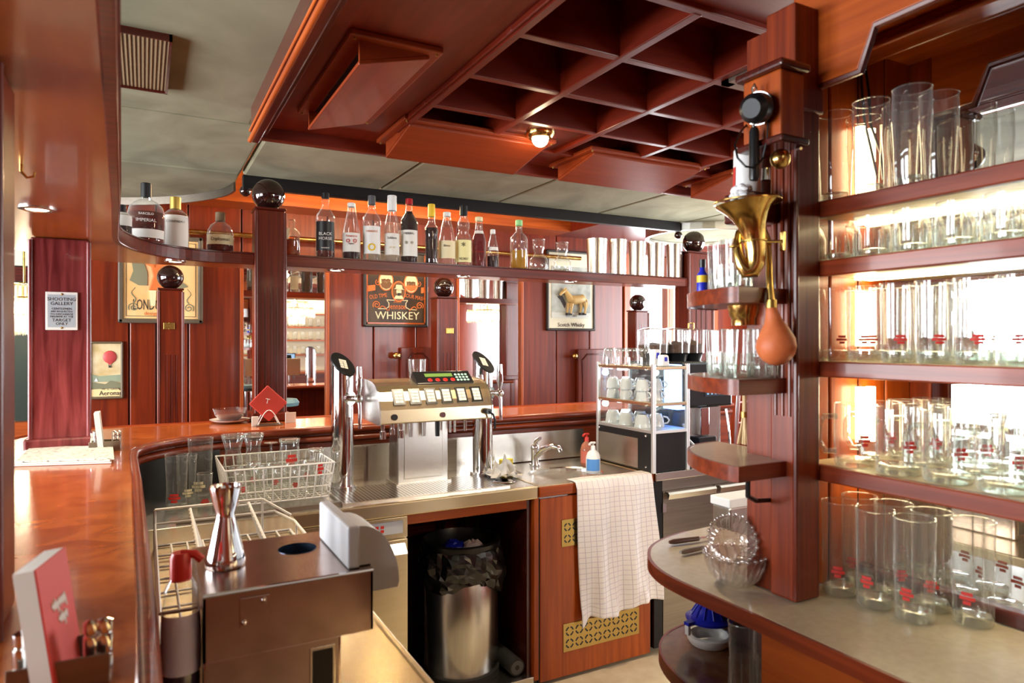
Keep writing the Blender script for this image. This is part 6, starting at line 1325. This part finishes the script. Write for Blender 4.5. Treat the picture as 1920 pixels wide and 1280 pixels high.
# bar stool behind the counter
p = at(527, 754, Y=4.25); r = thing('bar_stool', 'bar stool with pale blue seat behind the counter', 'stool', (p.x, 4.25, 0))
MB().lathe([(0, .02), (.09, .02), (.105, .0), (.10, -.02), (0, -.02)], (p.x, 4.25, p.z), 28).build('seat', pm('pale_blue_leather', (.10, .20, .24), .4), r, True); MB().cyl((p.x, 4.25, p.z-.03), (p.x, 4.25, .02), .03).build('stem', CHROME, r, True); MB().lathe([(0, 0), (.2, 0), (.2, .02), (.03, .04)], (p.x, 4.25, 0), 28).build('foot', CHROME, r, True)
# ladder back chair behind right pillar
r = thing('wooden_chair', 'red brown wooden ladder back chair glimpsed behind the pillar', 'chair', (3.1, 3.95, 0))
def C_(px, py): return at(px, py, Y=4.1)
MB().tube([C_(1418, 715), C_(1432, 880), C_(1440, 640+1.55*1280/dist(1440, 900, Y=4.1))], .016, 8).build('leg', W['z'], r, True); MB().tube([C_(1386, 715), C_(1376, 880), C_(1370, 640+1.55*1280/dist(1370, 900, Y=4.1))], .016, 8).build('leg', W['z'], r, True)
for y in (752, 790, 820): MB().tube([C_(1384, y+3), C_(1424, y-3)], .012, 8).build('rung', W['x'], r, True)
# back bar (seen in the mirror strips)
BB = thing('back_bar', 'shelved back bar with glasses visible in the left mirror strip', 'shelving', (2.3, -1.75, 0))
bx0, bx1 = 1.25, 3.3
MB().box(bx0, bx1, -2.02, -1.98, 0, 2.45).build('back_panel', SHB, BB); MB().box(bx0, bx1, -1.98, -1.4, .0, 1.03).build('base_cabinet', W['x'], BB); MB().box(bx0-.02, bx1+.02, -2.0, -1.36, 1.03, 1.06).build('worktop', WO['x'], BB)
MB().box(bx0, bx1, -1.98, -1.60, 2.30, 2.45).build('pelmet', WD['x'], BB); MB().box(bx0+.05, bx1-.05, -1.90, -1.88, 2.27, 2.298).build('light_strip', LAMPW, BB)
for z in (2.02, 1.80, 1.58, 1.34): MB().box(bx0, bx1, -1.98, -1.74, z-.025, z).build('shelf', WO['x'], BB)
k = 0
for si, z in enumerate((1.8005, 1.5805, 1.3405)):
    for i in range(11):
        cached('bb', lambda l, lb: glassware('back_bar_glass', [(.034, 0), (.036, .006), (.038, .13)], .02, lb, 'glass', l, 'glasses on the mirrored back bar', seg=16), (1.45+i*.13, -1.84, z), '%s clear glass along the %s back bar shelf shown in the mirror' % (ORDN[i], ('upper', 'middle', 'lower')[si]))
r = thing('till_screen', 'till screen on the back bar seen in the left mirror strip', 'screen', (2.05, -1.55, 1.0605)); MB().box(1.92, 2.18, -1.56, -1.53, 1.16, 1.36).build('casing', BLACK, r, bevel=.005); MB().box(1.935, 2.165, -1.531, -1.528, 1.175, 1.345).build('lit_screen', SCRB, r); MB().cyl((2.05, -1.55, 1.061), (2.05, -1.55, 1.17), .03).build('stand', BLACK, r, True)
point('back_bar_lamp', (2.2, -1.7, 2.2), 12); point('back_bar_lamp', (2.9, -1.7, 2.2), 12)
